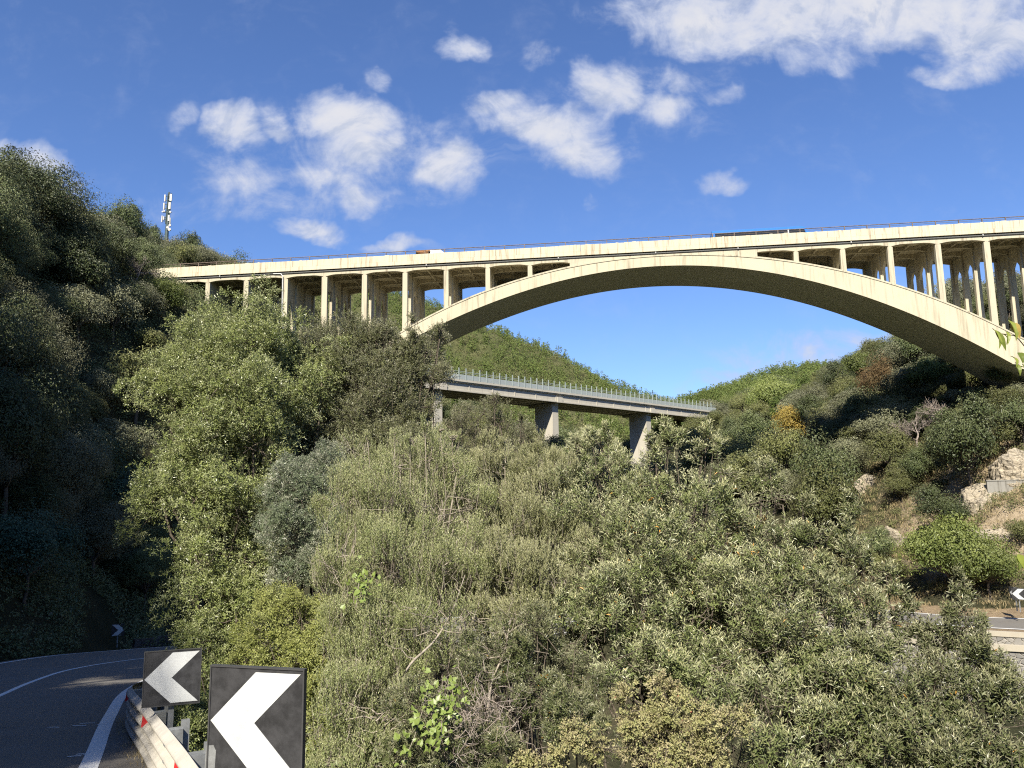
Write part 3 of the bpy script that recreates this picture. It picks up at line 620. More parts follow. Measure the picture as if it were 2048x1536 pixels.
# overlap joint plates with bolts
s = 1.5
while s < Ls[-1] - 1:
    mb = MB(GR)
    for z in (.13, .33, .525, .72):
        for q in (0, .12): mb.box(s + q, s + q + .03, .09, .112, z - .012, z + .012)
    mb.build('bolts', M['galv'], gr).name = 'bolt_row'
    s += 4.5
for px, py in ((336, 1524), (284, 1432), (267, 1386)):
    p = on_road(px, py, 1.42 + .14); s = s_of_y(p[1]); mb = MB(GR)
    hh = .085; mb.add([(s - .12, .012, .62 - hh), (s - .12, .012, .62 + .02), (s + .1, .02, .62 - hh * .6), (s - .14, .125, .62 - hh), (s - .11, .105, .62 + .11), (s + .05, .08, .62 - hh * .4)],
                      [(0, 1, 2), (3, 4, 5), (0, 1, 4, 3), (1, 2, 5, 4), (2, 0, 3, 5)])
    mb.build('reflector', M['red'], gr)
CHEV = [(.49, .98), (.985, .98), (.49, .5), (.985, .02), (.49, .02), (.0, .5)]
def sign(label, loc, yaw, size, flip=False, roll=0., posts='rail', pitch=0., post_len=1.2, group=None):
    e = tag(empty('chevron_sign', (0, 0, 0)), label, 'road sign', group)
    R_ = Matrix.Translation(Vector(loc)) @ Matrix.Rotation(yaw, 4, 'Z') @ Matrix.Rotation(pitch, 4, 'X') @ Matrix.Rotation(roll, 4, 'Y')
    e.matrix_world = R_; h = size / 2
    # face looks along local -Y
    MB().box(-h, h, -.004, .012, -h, h).build('panel', M['black'], e)
    P = [((1 - a if flip else a) * 2 * h * .98 - h * .98, b * 2 * h * .97 - h * .97) for a, b in CHEV]
    MB().prism(P, -.0075, -.0045, lambda a, b, d: (a, d, b)).build('chevron', M['white'], e)
    mb = MB(); w = .014 * size / .9
    mb.box(-h - w, h + w, -.012, .03, h, h + w); mb.box(-h - w, h + w, -.012, .03, -h - w, -h); mb.box(-h - w, -h, -.012, .03, -h, h); mb.box(h, h + w, -.012, .03, -h, h); mb.build('rim', M['rim'], e)
    mb = MB(); mb.box(-h, h, .012, .05, h * .45, h * .45 + .05); mb.box(-h, h, .012, .05, -h * .5, -h * .5 + .05); mb.build('bracket', M['galv'], e)
    if posts: MB().box(-.04, .04, .05, .11, -h - post_len, h * .8).build('post', M['galv'], e)
    return e
p1 = at(511, 1446, 6.2); s1_ = sign("large black and white chevron sign on the guardrail, nearest of the pair", p1, math.radians(-15), .8, group='chevron signs on the near guardrail', post_len=.6)
mb = MB(); mb.add([(-.43, -.0052, -.36), (-.34, -.0052, -.37), (-.335, -.0052, -.22), (-.36, -.0052, -.18), (-.425, -.0052, -.19)], [(0, 1, 2, 3, 4)]); mb.build('sticker_residue', M['galv'], s1_, recalc=False)
p2 = at(344.5, 1355, 12.2); sign('smaller-looking black and white chevron sign farther along the guardrail', p2, math.radians(19), .785, group='chevron signs on the near guardrail', post_len=.7)
p3 = at(236, 1260, 63); sign('dim chevron sign pointing right beyond the shaded bend', p3, math.radians(24), .9, flip=True, posts='own', post_len=.9)
p4 = at(2037, 1188, 65.0); sign('small chevron sign standing on the far road verge', p4, math.radians(-38), .9, posts='own', post_len=1.0, group='chevron signs across the valley')
p5 = at(2029, 1186, 66.5); sign('chevron sign seen almost edge-on beside the far road', p5, math.radians(-78), .95, posts='own', post_len=1.0, group='chevron signs across the valley')
# low concrete wall with a marker beside the shaded bend
wl = tag(empty('low_wall', (0, 0, 0)), 'low grey concrete wall beyond the shaded bend', 'wall')
LWP = off(LEFT, -2.4); i0 = int(np.argmin(np.abs(LWP[:, 1] - 60))); 
def wall_run(name, A, B, zb, h, mat, parent):
    n = len(A); V = []; Fs = []
    for i in range(n): V += [(*A[i], zb[i] - .6), (*A[i], zb[i] + h), (*B[i], zb[i] + h), (*B[i], zb[i] - .6)]
    for i in range(n - 1):
        for k in range(4): Fs.append((4 * i + k, 4 * i + (k + 1) % 4, 4 * i + 4 + (k + 1) % 4, 4 * i + 4 + k))
    Fs += [(3, 2, 1, 0), tuple(4 * (n - 1) + k for k in range(4))]
    mb = MB(); mb.add(V, Fs); return mb.build(name, mat, parent)
sl = slice(i0, i0 + 22); wall_run('wall_body', off(LEFT, -2.5)[sl], off(LEFT, -2.2)[sl], road_z(LWP[sl][:, 1]), .6, M['darkrock'], wl)  # concrete in the dark rock colour, darkened to stand for the shade there
# ------------------------------------------------------------------ foliage
def nrm(a): return a / (np.linalg.norm(a, axis=-1, keepdims=True) + 1e-9)
def diamonds(P, D, Nn, Ln, Wd, fold=.25, curl=.12):
    """one folded four-point leaf per row"""
    S = nrm(np.cross(D, Nn)); Nn = np.cross(S, D); n = len(P); V = np.empty((n, 4, 3), np.float32); Ln = np.broadcast_to(Ln, (n,))[:, None]; Wd = np.broadcast_to(Wd, (n,))[:, None]
    V[:, 0] = P; V[:, 1] = P + D * Ln * .48 + S * Wd * .5 + Nn * Wd * fold; V[:, 2] = P + D * Ln - Nn * Ln * curl; V[:, 3] = P + D * Ln * .48 - S * Wd * .5 + Nn * Wd * fold
    return V.reshape(-1, 3)
def leaf_obj(name, V, v, tip, mat, parent=None):
    n = len(V) // 4
    me = quads(name, V, np.arange(4 * n).reshape(n, 4), {'v': np.repeat(v, 4), 'tip': np.repeat(tip, 4)})
    return link(name, me, parent, [mat])
def shoots(rng, B, D, ln, k, Lf, Wf, spread=.9, age=None, hexa=None):
    n = len(B); D = nrm(D); a = nrm(np.cross(D, rng.normal(size=(n, 3)))); b = np.cross(D, a)
    t = np.linspace(.12, 1., k)[None, :] + rng.uniform(-.04, .04, (n, k)); phi = np.arange(k)[None] * 2.4 + rng.random((n, 1)) * 6.28
    rad = np.cos(phi)[..., None] * a[:, None] + np.sin(phi)[..., None] * b[:, None]
    ang = (spread * (1.25 - .75 * t) + rng.uniform(-.2, .2, (n, k)))[..., None]
    d = nrm(D[:, None] * np.cos(ang) + rad * np.sin(ang)); nn = D[:, None] * np.sin(ang) - rad * np.cos(ang) + rng.normal(size=(n, k, 3)) * .18
    bend = np.array([0, 0, -.12]) * (t ** 2)[..., None] * ln[:, None, None]
    P = B[:, None] + D[:, None] * (t * ln[:, None])[..., None] + bend
    sz = rng.uniform(.7, 1.15, (n, k)) * (1. - .35 * t ** 3)
    V = diamonds(P.reshape(-1, 3), d.reshape(-1, 3), nrm(nn.reshape(-1, 3)), (Lf * sz).ravel(), (Wf * sz).ravel())
    v = (rng.random((n, 1)) * .6 + rng.random((n, k)) * .4).ravel(); age = np.ones(n) if age is None else age
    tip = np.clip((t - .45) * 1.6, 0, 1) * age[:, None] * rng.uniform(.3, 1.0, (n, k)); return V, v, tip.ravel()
def lumps(rng, n=5, f=2.6):
    K = rng.normal(size=(n, 3)) * f; ph = rng.random(n) * 6.28
    return lambda X: np.sin(X @ K.T + ph).sum(-1) / math.sqrt(n)
def stems(mb, rng, B, D, ln, r, frac):
    for i in np.nonzero(rng.random(len(B)) < frac)[0]:
        p = B[i]; q = p + nrm(D[i]) * ln[i] * .95; mid = (p + q) / 2 + rng.normal(size=3) * ln[i] * .05; mb.tube([p - nrm(D[i]) * ln[i] * .6, mid, q], [r, r * .8, r * .4], 3, False)
def limb(mb, rng, a, b, r0, r1, wob=.12, n=6, k=6, sag=0.):
    a = np.array(a, float); b = np.array(b, float); L_ = np.linalg.norm(b - a); pts = []
    o = rng.normal(size=(n, 3)) * wob * L_ * .35
    for i in range(n):
        t = i / (n - 1); w = math.sin(math.pi * t); pts.append(a * (1 - t) + b * t + o[i] * w + np.array([0, 0, sag * L_ * w]))
    mb.tube(pts, [r0 + (r1 - r0) * (i / (n - 1)) ** .8 for i in range(n)], k, False); return pts
BLOBS = []
def near_plant(name, label, cat, blobs, leaf, bark, Lf, Wf, k, sl, cov=3., up=.6, out=.7, rnd=.35, spread=.9, gap=.55, lump=.2, twig=.12, twig_r=.003, group=None, seed=0, base=None, trunk_r=.08, squash=1., inner=7, tipf=1., zdepth=.9, back=1., fill=.10):
    rng = np.random.default_rng(seed + 100)
    C = np.array([at(px, py, Y) for px, py, r, Y in blobs]); Rr = np.array([r * Y / FPX for px, py, r, Y in blobs])
    C[:, 1] += rng.uniform(-.25, .35, len(C)) * Rr
    e = empty(name); tag(e, label, cat, group)
    if base is None:
        c = C.mean(0); c[1] += .3; base = (c[0], c[1], 0)
    if back: 
        k_ = Rr > back * .33; C = np.concatenate([C, C[k_] * (1 + 1.05 / C[k_][:, 1:2])]); Rr = np.concatenate([Rr, Rr[k_] * 1.12])
    gz = float(hgt(base[0], base[1])); base = np.array([base[0], base[1], gz - .2])
    low = C[:, 2].min() - Rr.mean(); fork = base * .45 + np.array([C[:, 0].mean(), C[:, 1].mean(), max(low, gz + .4)]) * .55
    mbk = MB(); limb(mbk, rng, base, fork, trunk_r, trunk_r * .75, .15, 6, 8)
    g = lumps(rng, 5, 1.3 / Rr.mean()); Vs, vs, ts = [], [], []
    for c, r in zip(C, Rr):
        limb(mbk, rng, fork + rng.normal(size=3) * .03, c, min(trunk_r * .55, .075 * r + .006), min(max(.007, trunk_r * .18), .03 * r + .003), .11, 7, 6)
        ns = 14 + int(cov * math.pi * r * r / (Lf * Wf * .5) / k); lm = lumps(rng, 5, 3.2)
        nsub = max(4, int(13 * (r / .7) ** 1.1)); SD = nrm(rng.normal(size=(nsub, 3)) + np.array([0, -.25, .2])); rs = r * .36 * rng.uniform(.45, 1.45, nsub)
        SC = c + SD * (r * (.35 + .6 * rng.random(nsub) ** .6) * (1 + lump * lm(SD)))[:, None] * np.array([1, zdepth, squash])
        pick = rng.choice(nsub, ns, p=rs ** 2 / (rs ** 2).sum()); D0 = nrm(rng.normal(size=(ns, 3)) + .25 * SD[pick]); D0 = np.where(D0[:, 2:3] < -.7, -D0, D0)
        P = SC[pick] + D0 * (rs[pick] * (.35 + .65 * rng.random(ns) ** .5))[:, None]
        keep = (g(P) > -gap - .8 * rng.random(ns)) | (ns < 60); keep[:10] = True; P, D0, pick = P[keep], D0[keep], pick[keep]
        fl = rng.random(len(P)) < fill; Df = nrm(rng.normal(size=(int(fl.sum()), 3))); Df[:, 2] = np.where(Df[:, 2] < -.6, -Df[:, 2], Df[:, 2]); P[fl] = c + Df * (r * (.35 + .65 * rng.random(len(Df)) ** .5) * (1 + .5 * lump * lm(Df)))[:, None]; D0[fl] = Df
        tone = np.where(fl, rng.random(len(P)), rng.random(nsub)[pick])
        lean = nrm(rng.normal(size=(nsub, 3)))[pick]
        D = nrm(out * (.65 * D0 + .35 * SD[pick]) + up * np.array([0, 0, 1]) + rnd * rng.normal(size=D0.shape) * .6 + rnd * .7 * lean)
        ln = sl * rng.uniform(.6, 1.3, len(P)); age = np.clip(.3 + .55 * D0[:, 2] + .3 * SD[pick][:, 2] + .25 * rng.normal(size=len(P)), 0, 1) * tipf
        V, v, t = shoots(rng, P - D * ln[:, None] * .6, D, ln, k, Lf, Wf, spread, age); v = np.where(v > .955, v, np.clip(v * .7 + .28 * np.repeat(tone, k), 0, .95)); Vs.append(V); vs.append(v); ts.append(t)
        if twig: stems(mbk, rng, P - D * ln[:, None] * .6, D, ln, twig_r, twig)
        for q in range(inner):
            j = rng.integers(len(P)); limb(mbk, rng, c + rng.normal(size=3) * r * .15, P[j], max(.007, trunk_r * .14), .003, .2, 5, 4)
    leaf_obj('crown', np.concatenate(Vs), np.concatenate(vs), np.concatenate(ts), leaf, e); mbk.build('trunk', bark, e, smooth=True, recalc=False)
    return e
near_plant('broadleaf_tree', 'large sunlit green tree standing at the outer edge of the road bend', 'tree',
  [(410, 705, 85, 21.5), (500, 690, 80, 21.5), (560, 690, 62, 22.5), (345, 790, 72, 21), (460, 790, 105, 20.5), (570, 800, 90, 21.5), (640, 760, 70, 22.5), (335, 760, 50, 21), (400, 890, 105, 20), (510, 900, 95, 20.5), (320, 1010, 62, 20.5), (400, 1000, 80, 19.5), (480, 1020, 95, 19.5), (420, 1105, 85, 19), (500, 1130, 80, 19.2), (430, 1200, 85, 18.4), (480, 1240, 70, 18), (425, 1290, 62, 17.6), (410, 1390, 70, 17.5)],
  M['l_big'], M['bark'], .085, .034, 9, .28, cov=3.1, up=.3, out=.7, rnd=.65, spread=1.1, gap=.25, lump=.4, seed=1, fill=.08, trunk_r=.16, base=(-6.8, 21.5, 0), tipf=.6, twig=.05)
near_plant('evergreen_tree', 'tall grey green tree whose top twigs reach up over the arch springing', 'tree',
  [(690, 740, 85, 24), (600, 720, 60, 24), (640, 690, 52, 24.5), (700, 690, 45, 24), (760, 690, 40, 23.5), (740, 720, 70, 23.5), (800, 740, 68, 23), (850, 710, 42, 23), (880, 665, 24, 22.8), (830, 640, 16, 22.9), (868, 755, 36, 22.8), (830, 670, 22, 22.9), (760, 840, 100, 22.5), (836, 815, 40, 22.3), (690, 850, 90, 23), (640, 900, 80, 22.6), (720, 920, 90, 22), (800, 920, 70, 21.8), (880, 660, 16, 22.8), (600, 900, 60, 22.5)],
  M['l_grey'], M['bark'], .075, .028, 9, .26, cov=2.9, up=.5, out=.7, rnd=.55, spread=1.0, gap=.3, lump=.35, seed=2, fill=.1, trunk_r=.14, base=(-3.6, 24, 0), tipf=.7, twig=.14, twig_r=.006)
near_plant('holm_oak', 'dark blue green bushy tree tucked between the big green tree and the olive', 'tree',
  [(600, 985, 62, 17), (650, 960, 60, 17.4), (585, 1075, 62, 16.4), (645, 1060, 66, 16.6), (600, 1150, 60, 16), (660, 1130, 50, 16.2), (560, 1010, 40, 16.8)],
  M['l_blue'], M['bark'], .05, .022, 9, .16, cov=3.2, up=.3, out=.8, rnd=.6, spread=1.1, gap=.5, seed=3, trunk_r=.08, tipf=.6, twig=.06)
near_plant('thin_tree', 'thin reddish grey tree top in front of the viaduct', 'tree',
  [(955, 835, 42, 17), (1000, 850, 42, 17), (1040, 880, 36, 16.6), (920, 850, 36, 17), (990, 800, 18, 17), (960, 900, 50, 16.6), (1020, 930, 40, 16.4), (1045, 835, 12, 16.6)],
  M['l_grey'], M['bark'], .045, .015, 9, .2, cov=1.3, up=.7, out=.6, rnd=.5, gap=.2, seed=4, trunk_r=.06, tipf=.7, twig=.35, twig_r=.004)
near_plant('olive_tree', 'bushy olive with fine upright shoots and pale twigs in the middle', 'tree',
  [(735, 880, 14, 13.6), (790, 868, 14, 13.5), (850, 850, 16, 13.4), (905, 878, 18, 13.3), (820, 880, 22, 13.5), (880, 862, 10, 13.4), (740, 950, 70, 13.6), (800, 930, 60, 13.5), (860, 915, 62, 13.4), (915, 940, 50, 13.3), (700, 1010, 60, 13.2), (780, 1030, 95, 13), (880, 1030, 95, 12.9), (940, 1010, 50, 12.9), (700, 1120, 70, 12.4), (790, 1150, 100, 12.2), (890, 1140, 95, 12), (960, 1120, 50, 12.1), (690, 1230, 70, 11.8), (780, 1270, 90, 11.4), (870, 1260, 90, 11.3), (940, 1230, 60, 11.4), (720, 1340, 80, 10.9), (690, 1440, 80, 10.5), (760, 1440, 70, 10.4), (660, 1530, 60, 10.2), (740, 1530, 70, 10.1)],
  M['l_olive'], M['palebark'], .052, .0115, 12, .26, cov=2.3, up=1.0, out=.45, rnd=.4, spread=.55, gap=.15, lump=.32, seed=5, trunk_r=.07, twig=.16, twig_r=.0032, inner=12)
near_plant('olive_shrub', 'pale yellow green olive shrub with upright shoots right of the bushy olive', 'shrub',
  [(1080, 876, 11, 13.4), (1008, 886, 12, 13.5), (965, 880, 12, 13.6), (985, 870, 8, 13.6), (1110, 915, 22, 13.2), (975, 915, 38, 13.6), (1010, 940, 55, 13.4), (1075, 935, 42, 13.3), (1110, 960, 50, 13), (1000, 1000, 60, 13), (1070, 1020, 75, 12.7), (1010, 1080, 70, 12.4), (1100, 1090, 75, 12.2), (1030, 1160, 75, 11.9), (1110, 1170, 70, 11.8), (1050, 1240, 70, 11.4), (985, 1230, 60, 11.6), (1080, 895, 18, 13.4)],
  M['l_pale'], M['palebark'], .055, .014, 12, .24, cov=2.5, up=1.0, out=.45, rnd=.35, spread=.55, gap=.2, lump=.32, seed=6, trunk_r=.06, twig=.1, inner=8)
near_plant('oleaster', 'tall dark shrub with long leaves and silvery tips, three pointed tops', 'shrub',
  [(1330, 842, 9, 12), (1348, 872, 18, 12), (1300, 886, 18, 12), (1411, 858, 9, 11.8), (1428, 888, 18, 11.8), (1180, 868, 11, 13), (1215, 862, 11, 13.1), (1240, 915, 26, 12.8), (1165, 905, 42, 13), (1205, 900, 40, 13.1), (1190, 960, 60, 12.8), (1255, 985, 60, 12.4), (1310, 930, 45, 12), (1335, 885, 26, 12), (1335, 862, 12, 12), (1345, 960, 60, 11.8), (1405, 910, 36, 11.8), (1412, 872, 14, 11.8), (1440, 950, 40, 11.6), (1290, 1050, 90, 11.8), (1390, 1040, 80, 11.4), (1180, 1050, 60, 12.2), (1200, 1130, 70, 11.8), (1290, 1150, 90, 11.3), (1390, 1140, 85, 11), (1460, 1060, 50, 11.2), (1180, 1230, 80, 11.2), (1280, 1250, 95, 10.8), (1390, 1250, 95, 10.5), (1470, 1190, 70, 10.7), (1320, 1340, 80, 10.2), (1430, 1350, 90, 10), (1230, 1330, 60, 10.3)],
  M['l_ilex'], M['bark'], .088, .021, 11, .27, back=1.6, cov=2.7, up=.7, out=.65, rnd=.4, spread=1.0, gap=.05, lump=.45, seed=7, trunk_r=.07, twig=.12, twig_r=.0035)
near_plant('oleaster', 'dark long leaved shrub stepping down in front of the golden tree', 'shrub',
  [(1535, 960, 26, 11.6), (1540, 935, 10, 11.6), (1520, 1005, 45, 11.4), (1565, 1010, 42, 11.3), (1605, 1000, 22, 11.2), (1600, 1060, 52, 11), (1540, 1090, 70, 10.8), (1630, 1130, 62, 10.5), (1570, 1170, 80, 10.4), (1515, 1240, 75, 10.2), (1620, 1230, 75, 10), (1560, 1320, 90, 9.7), (1650, 1330, 75, 9.6), (1530, 1420, 80, 9.3), (1640, 1430, 90, 9.1), (1560, 1510, 80, 8.9), (1670, 1520, 90, 8.8)],
  M['l_ilex'], M['bark'], .088, .021, 11, .27, back=1.6, cov=2.7, up=.7, out=.65, rnd=.4, spread=1.0, gap=.05, lump=.45, seed=8, trunk_r=.07, twig=.12, twig_r=.0035)
near_plant('oleaster', 'long leaved shrub with a ragged top below the pale rocks, left of the far road', 'shrub',
  [(1705, 1020, 22, 10.4), (1708, 990, 10, 10.4), (1690, 1070, 40, 10.3), (1735, 1090, 30, 10.2), (1705, 1130, 50, 10), (1770, 1150, 26, 9.9), (1690, 1200, 60, 9.8), (1640, 1180, 60, 10.1), (1760, 1260, 46, 9.6), (1690, 1250, 60, 9.7), (1750, 1210, 32, 9.8), (1715, 1290, 50, 9.5), (1760, 1330, 50, 9.3), (1720, 1390, 70, 9.1), (1790, 1420, 70, 8.9), (1730, 1480, 80, 8.7)],
  M['l_ilex'], M['bark'], .085, .0205, 11, .26, back=1.6, cov=2.6, up=.75, out=.6, rnd=.45, spread=1.0, gap=.2, lump=.4, seed=9, trunk_r=.05, twig=.16, twig_r=.0035)
near_plant('oleaster', 'long leaved shrub with one tall sprig standing up against the far road', 'shrub',
  [(1860, 1262, 22, 9.7), (1890, 1300, 34, 9.6), (1950, 1290, 26, 9.6), (1790, 1250, 34, 9.8), (1960, 1240, 14, 9.7), (2010, 1350, 30, 9.2), (1915, 1175, 20, 9.8), (1918, 1150, 10, 9.8), (1908, 1215, 26, 9.7), (1925, 1260, 40, 9.6), (1880, 1255, 18, 9.6), (1860, 1325, 34, 9.4), (1925, 1325, 50, 9.4), (1985, 1330, 36, 9.3), (1825, 1380, 50, 9.2), (1900, 1400, 60, 9.1), (1970, 1400, 60, 9), (2030, 1400, 46, 8.9), (1850, 1470, 80, 8.7), (1950, 1480, 80, 8.6), (2030, 1490, 70, 8.5), (1780, 1530, 60, 8.5), (1890, 1545, 80, 8.3), (2000, 1560, 80, 8.2), (1820, 1210, 13, 9.8), (1815, 1190, 7, 9.8), (1838, 1290, 20, 9.6), (1870, 1380, 60, 9.2), (1990, 1370, 46, 9.1), (1790, 1440, 60, 8.9)],
  M['l_ilex'], M['bark'], .085, .0205, 11, .26, back=1.6, cov=2.6, up=.75, out=.6, rnd=.45, spread=1.0, gap=.2, lump=.4, seed=10, trunk_r=.06, twig=.16, twig_r=.0035)
near_plant('dark_shrub', 'low dark evergreen shrub under the olives, beside the dead twigs', 'shrub',
  [(1000, 1310, 75, 10.6), (1090, 1310, 70, 10.5), (1150, 1300, 50, 10.6), (1140, 1380, 60, 10.2), (960, 1360, 60, 10.3), (1060, 1390, 60, 10), (900, 1500, 70, 9.4), (980, 1510, 60, 9.3), (1180, 1420, 45, 9.9), (840, 1420, 60, 9.8), (820, 1520, 60, 9.6), (1200, 1265, 60, 11.6), (1120, 1440, 60, 9.4), (1480, 1530, 50, 8.8), (1210, 1480, 50, 9)],
  M['l_ilex'], M['bark'], .055, .015, 10, .16, cov=2.3, up=.6, out=.65, rnd=.5, spread=1., gap=.25, seed=11, trunk_r=.04, twig=.15)
near_plant('yellow_green_bush', 'yellow green bush rising behind the two chevron signs', 'bush',
  [(560, 1215, 50, 14.8), (600, 1250, 50, 14.4), (535, 1290, 56, 14), (600, 1320, 60, 13.4), (560, 1380, 60, 13), (640, 1390, 50, 12.4), (630, 1470, 50, 11.6), (500, 1330, 40, 14), (650, 1285, 45, 14.4), (655, 1235, 42, 14.8), (640, 1340, 40, 13.6)],
  M['l_yel'], M['bark'], .06, .026, 8, .2, cov=2.9, up=.4, out=.7, rnd=.6, spread=1.1, gap=.4, seed=12, trunk_r=.05, tipf=.8, twig=.1)
near_plant('roadside_bush', 'dark ivy green bush between the two chevron signs behind the guardrail', 'bush',
  [(430, 1420, 46, 13.2), (400, 1470, 50, 12.6), (450, 1500, 56, 12), (400, 1350, 36, 14), (400, 1540, 50, 11.6)],
  M['l_big'], M['bark'], .055, .03, 7, .16, cov=3., up=.2, out=.8, rnd=.6, spread=1.2, gap=.5, seed=13, trunk_r=.04, tipf=.2)
near_plant('turning_shrub', 'yellow and pinkish autumn shrub at the foot of the dark long leaved shrubs', 'shrub',
  [(1235, 1385, 20, 8.7), (1275, 1405, 46, 8.5), (1340, 1430, 60, 8.3), (1400, 1440, 50, 8.2), (1460, 1455, 34, 8.2), (1270, 1470, 60, 8.1), (1350, 1500, 80, 7.9), (1440, 1500, 60, 7.9), (1210, 1510, 60, 7.9), (1150, 1450, 18, 8.3), (1180, 1480, 28, 8.1), (1130, 1520, 50, 7.8), (1060, 1520, 40, 8), (1330, 1390, 20, 8.5), (1490, 1425, 16, 8.3)],
  M['l_tere'], M['bark'], .038, .024, 9, .14, cov=2.5, up=.35, out=.7, rnd=.6, spread=1.15, gap=.35, seed=14, trunk_r=.035, tipf=.5, twig=.25, twig_r=.0025)
near_plant('oak_sapling', 'brown autumn oak leaves showing through the dark shrubs', 'sapling', [(1480, 1070, 26, 12.2), (1515, 1060, 24, 12), (1470, 1105, 20, 12.2)],
  M['l_brown'], M['bark'], .09, .04, 6, .16, cov=1.9, up=.3, out=.7, rnd=.6, spread=1.2, gap=.4, seed=15, trunk_r=.02)
# climbing vine with heart-shaped leaves
def heart_leaves(P, N_, size, rng):
    """rounded six-point leaves, two quads each"""
    n = len(P); up = nrm(rng.normal(size=(n, 3)) * .5 + np.array([0, 0, -1])); S = nrm(np.cross(up, N_)); U = np.cross(N_, S); sz = (size * rng.uniform(.6, 1.2, n))[:, None]
    pts = [(0, .12, 0), (.38, .3, .06), (.42, -.2, .03), (0, -.75, -.12), (-.42, -.2, .03), (-.38, .3, .06)]
    V = np.stack([P + S * a * sz - U * -b * sz + N_ * c * sz for a, b, c in pts], 1)
    V8 = V[:, [0, 1, 2, 3, 0, 3, 4, 5]]; return V8.reshape(-1, 3)
rng = np.random.default_rng(5); ve = tag(empty('climbing_vine'), 'bright green heart leaved vine climbing beside the dead twigs', 'vine')
Vs = []; mbv = MB()
for path in ([(800, 1540, 9.2), (830, 1470, 9.3), (850, 1400, 9.6), (860, 1360, 9.9)], [(880, 1500, 9.), (885, 1430, 9.2), (895, 1380, 9.4)], [(840, 1460, 9.2), (900, 1420, 9.3), (905, 1370, 9.4)], [(712, 1215, 10.9), (722, 1150, 11.2), (745, 1170, 11.2)]):
    cv = catmull([tuple(at(*p)) for p in path], 40); mbv.tube(cv[::4], .004, 4, False)
    P = cv[rng.integers(0, 40, 60)] + rng.normal(size=(60, 3)) * .09; N_ = nrm(rng.normal(size=(60, 3)) * .5 + np.array([-.2, -.9, .5])); Vs.append(heart_leaves(P, N_, .075, rng))
V = np.concatenate(Vs); leaf_obj('foliage', V, np.repeat(rng.random(len(V) // 8), 2), np.zeros(len(V) // 4), M['l_vine'], ve); mbv.build('stem', M['palebark'], ve, recalc=False)
# dead twigs
def twig_tangle(name, label, cen, rad, n, mat, seed, updir=.3, r=.006, ln=1.0, sub=5):
    rng = np.random.default_rng(seed); mb = MB(); c = at(*cen)
    for i in range(n):
        a = c + rng.normal(size=3) * rad * np.array([.5, .4, .3]); d = nrm(rng.normal(size=3) + np.array([0, 0, updir])); b = a + d * ln * rng.uniform(.4, 1.1)
        pts = limb(mb, rng, a, b, r, r * .35, .5, 7, 4)
        for q in range(sub):
            p = np.array(pts[rng.integers(1, 7)]); e = p + nrm(d + rng.normal(size=3) * .7) * ln * rng.uniform(.15, .45); limb(mb, rng, p, e, r * .5, r * .2, .4, 4, 3)
    return tag(mb.build(name, mat, None, recalc=False), label, 'dead shrub')
twig_tangle('dead_shrub', 'tangle of bare brown dead twigs beside the climbing vine', (945, 1430, 9.3), .5, 46, M['deadwood'], 3, -.1, .006, .55, 6)
# loose pale branches that show through the olive
for k, (lab, pts) in enumerate((('bare forked pale branch showing through the left of the olive', [(800, 1400, 11), (790, 1320, 11.3), (740, 1240, 11.8), (680, 1170, 12.2), (660, 1120, 12.4)]),
                 ('bare pale branch rising low in the olive toward the dead twigs', [(800, 1380, 10.4), (820, 1330, 10.4), (870, 1280, 10.6), (905, 1220, 10.9), (930, 1150, 11.2)]),
                 ('stout brown stem leaning right under the pale olive shrub', [(975, 1420, 10.2), (985, 1360, 10.4), (1010, 1300, 10.7), (1020, 1240, 11)]))):
    rng = np.random.default_rng(60 + k); mb = MB(); P = [at(*p) for p in pts]; cv = catmull([tuple(p) for p in P], 22); mb.tube(cv, list(np.linspace(.019, .006, 22)), 7, False)
    for q in range(9):
        i = rng.integers(5, 21); limb(mb, rng, cv[i], cv[i] + nrm(rng.normal(size=3) * np.array([1, .5, .6]) + np.array([0, -.2, .7])) * rng.uniform(.3, .8), .009, .003, .35, 6, 4)
    tag(mb.build('bare_branch', M['palebark'], None, smooth=True, recalc=False), lab, 'branch')
# leafy twig hanging into view at the right edge, very close
nb = tag(empty('leafy_twig'), 'close yellowing leafy twig hanging in at the right edge', 'twig'); rng = np.random.default_rng(9); mb = MB(); Vs = []
for pts in ([(2120, 760, 3.1), (2060, 705, 3.05), (2030, 672, 3.0), (2000, 668, 3.0), (1985, 657, 3.0)], [(2120, 700, 3.1), (2075, 720, 3.05), (2050, 735, 3.0), (2030, 725, 3.)], [(2110, 1120, 3.), (2070, 1105, 3.), (2040, 1108, 3.)]):
    mb.tube(catmull([tuple(at(*p)) for p in pts], 14), list(np.linspace(.0035, .0015, 14)), 5, False)
def big_leaf(a, b, w, twist):
    a = np.array(a); b = np.array(b); n = 7; d = b - a; S = nrm(np.cross(d, np.array([twist, -1, .2]))); N_ = nrm(np.cross(S, d)); V = []
    for i in range(n):
        t = i / (n - 1); ww = w * math.sin(math.pi * min(1, t ** .8 * .97 + .015)) ; c = a + d * t + N_ * .012 * math.sin(math.pi * t)
        V += [c - S * ww + N_ * ww * .5, c, c + S * ww + N_ * ww * .5]
    Q = [];
    for i in range(n - 1):
        for j in range(2): Q += [3 * i + j, 3 * i + j + 1, 3 * i + 4 + j, 3 * i + 3 + j]
    return np.array(V)[Q]
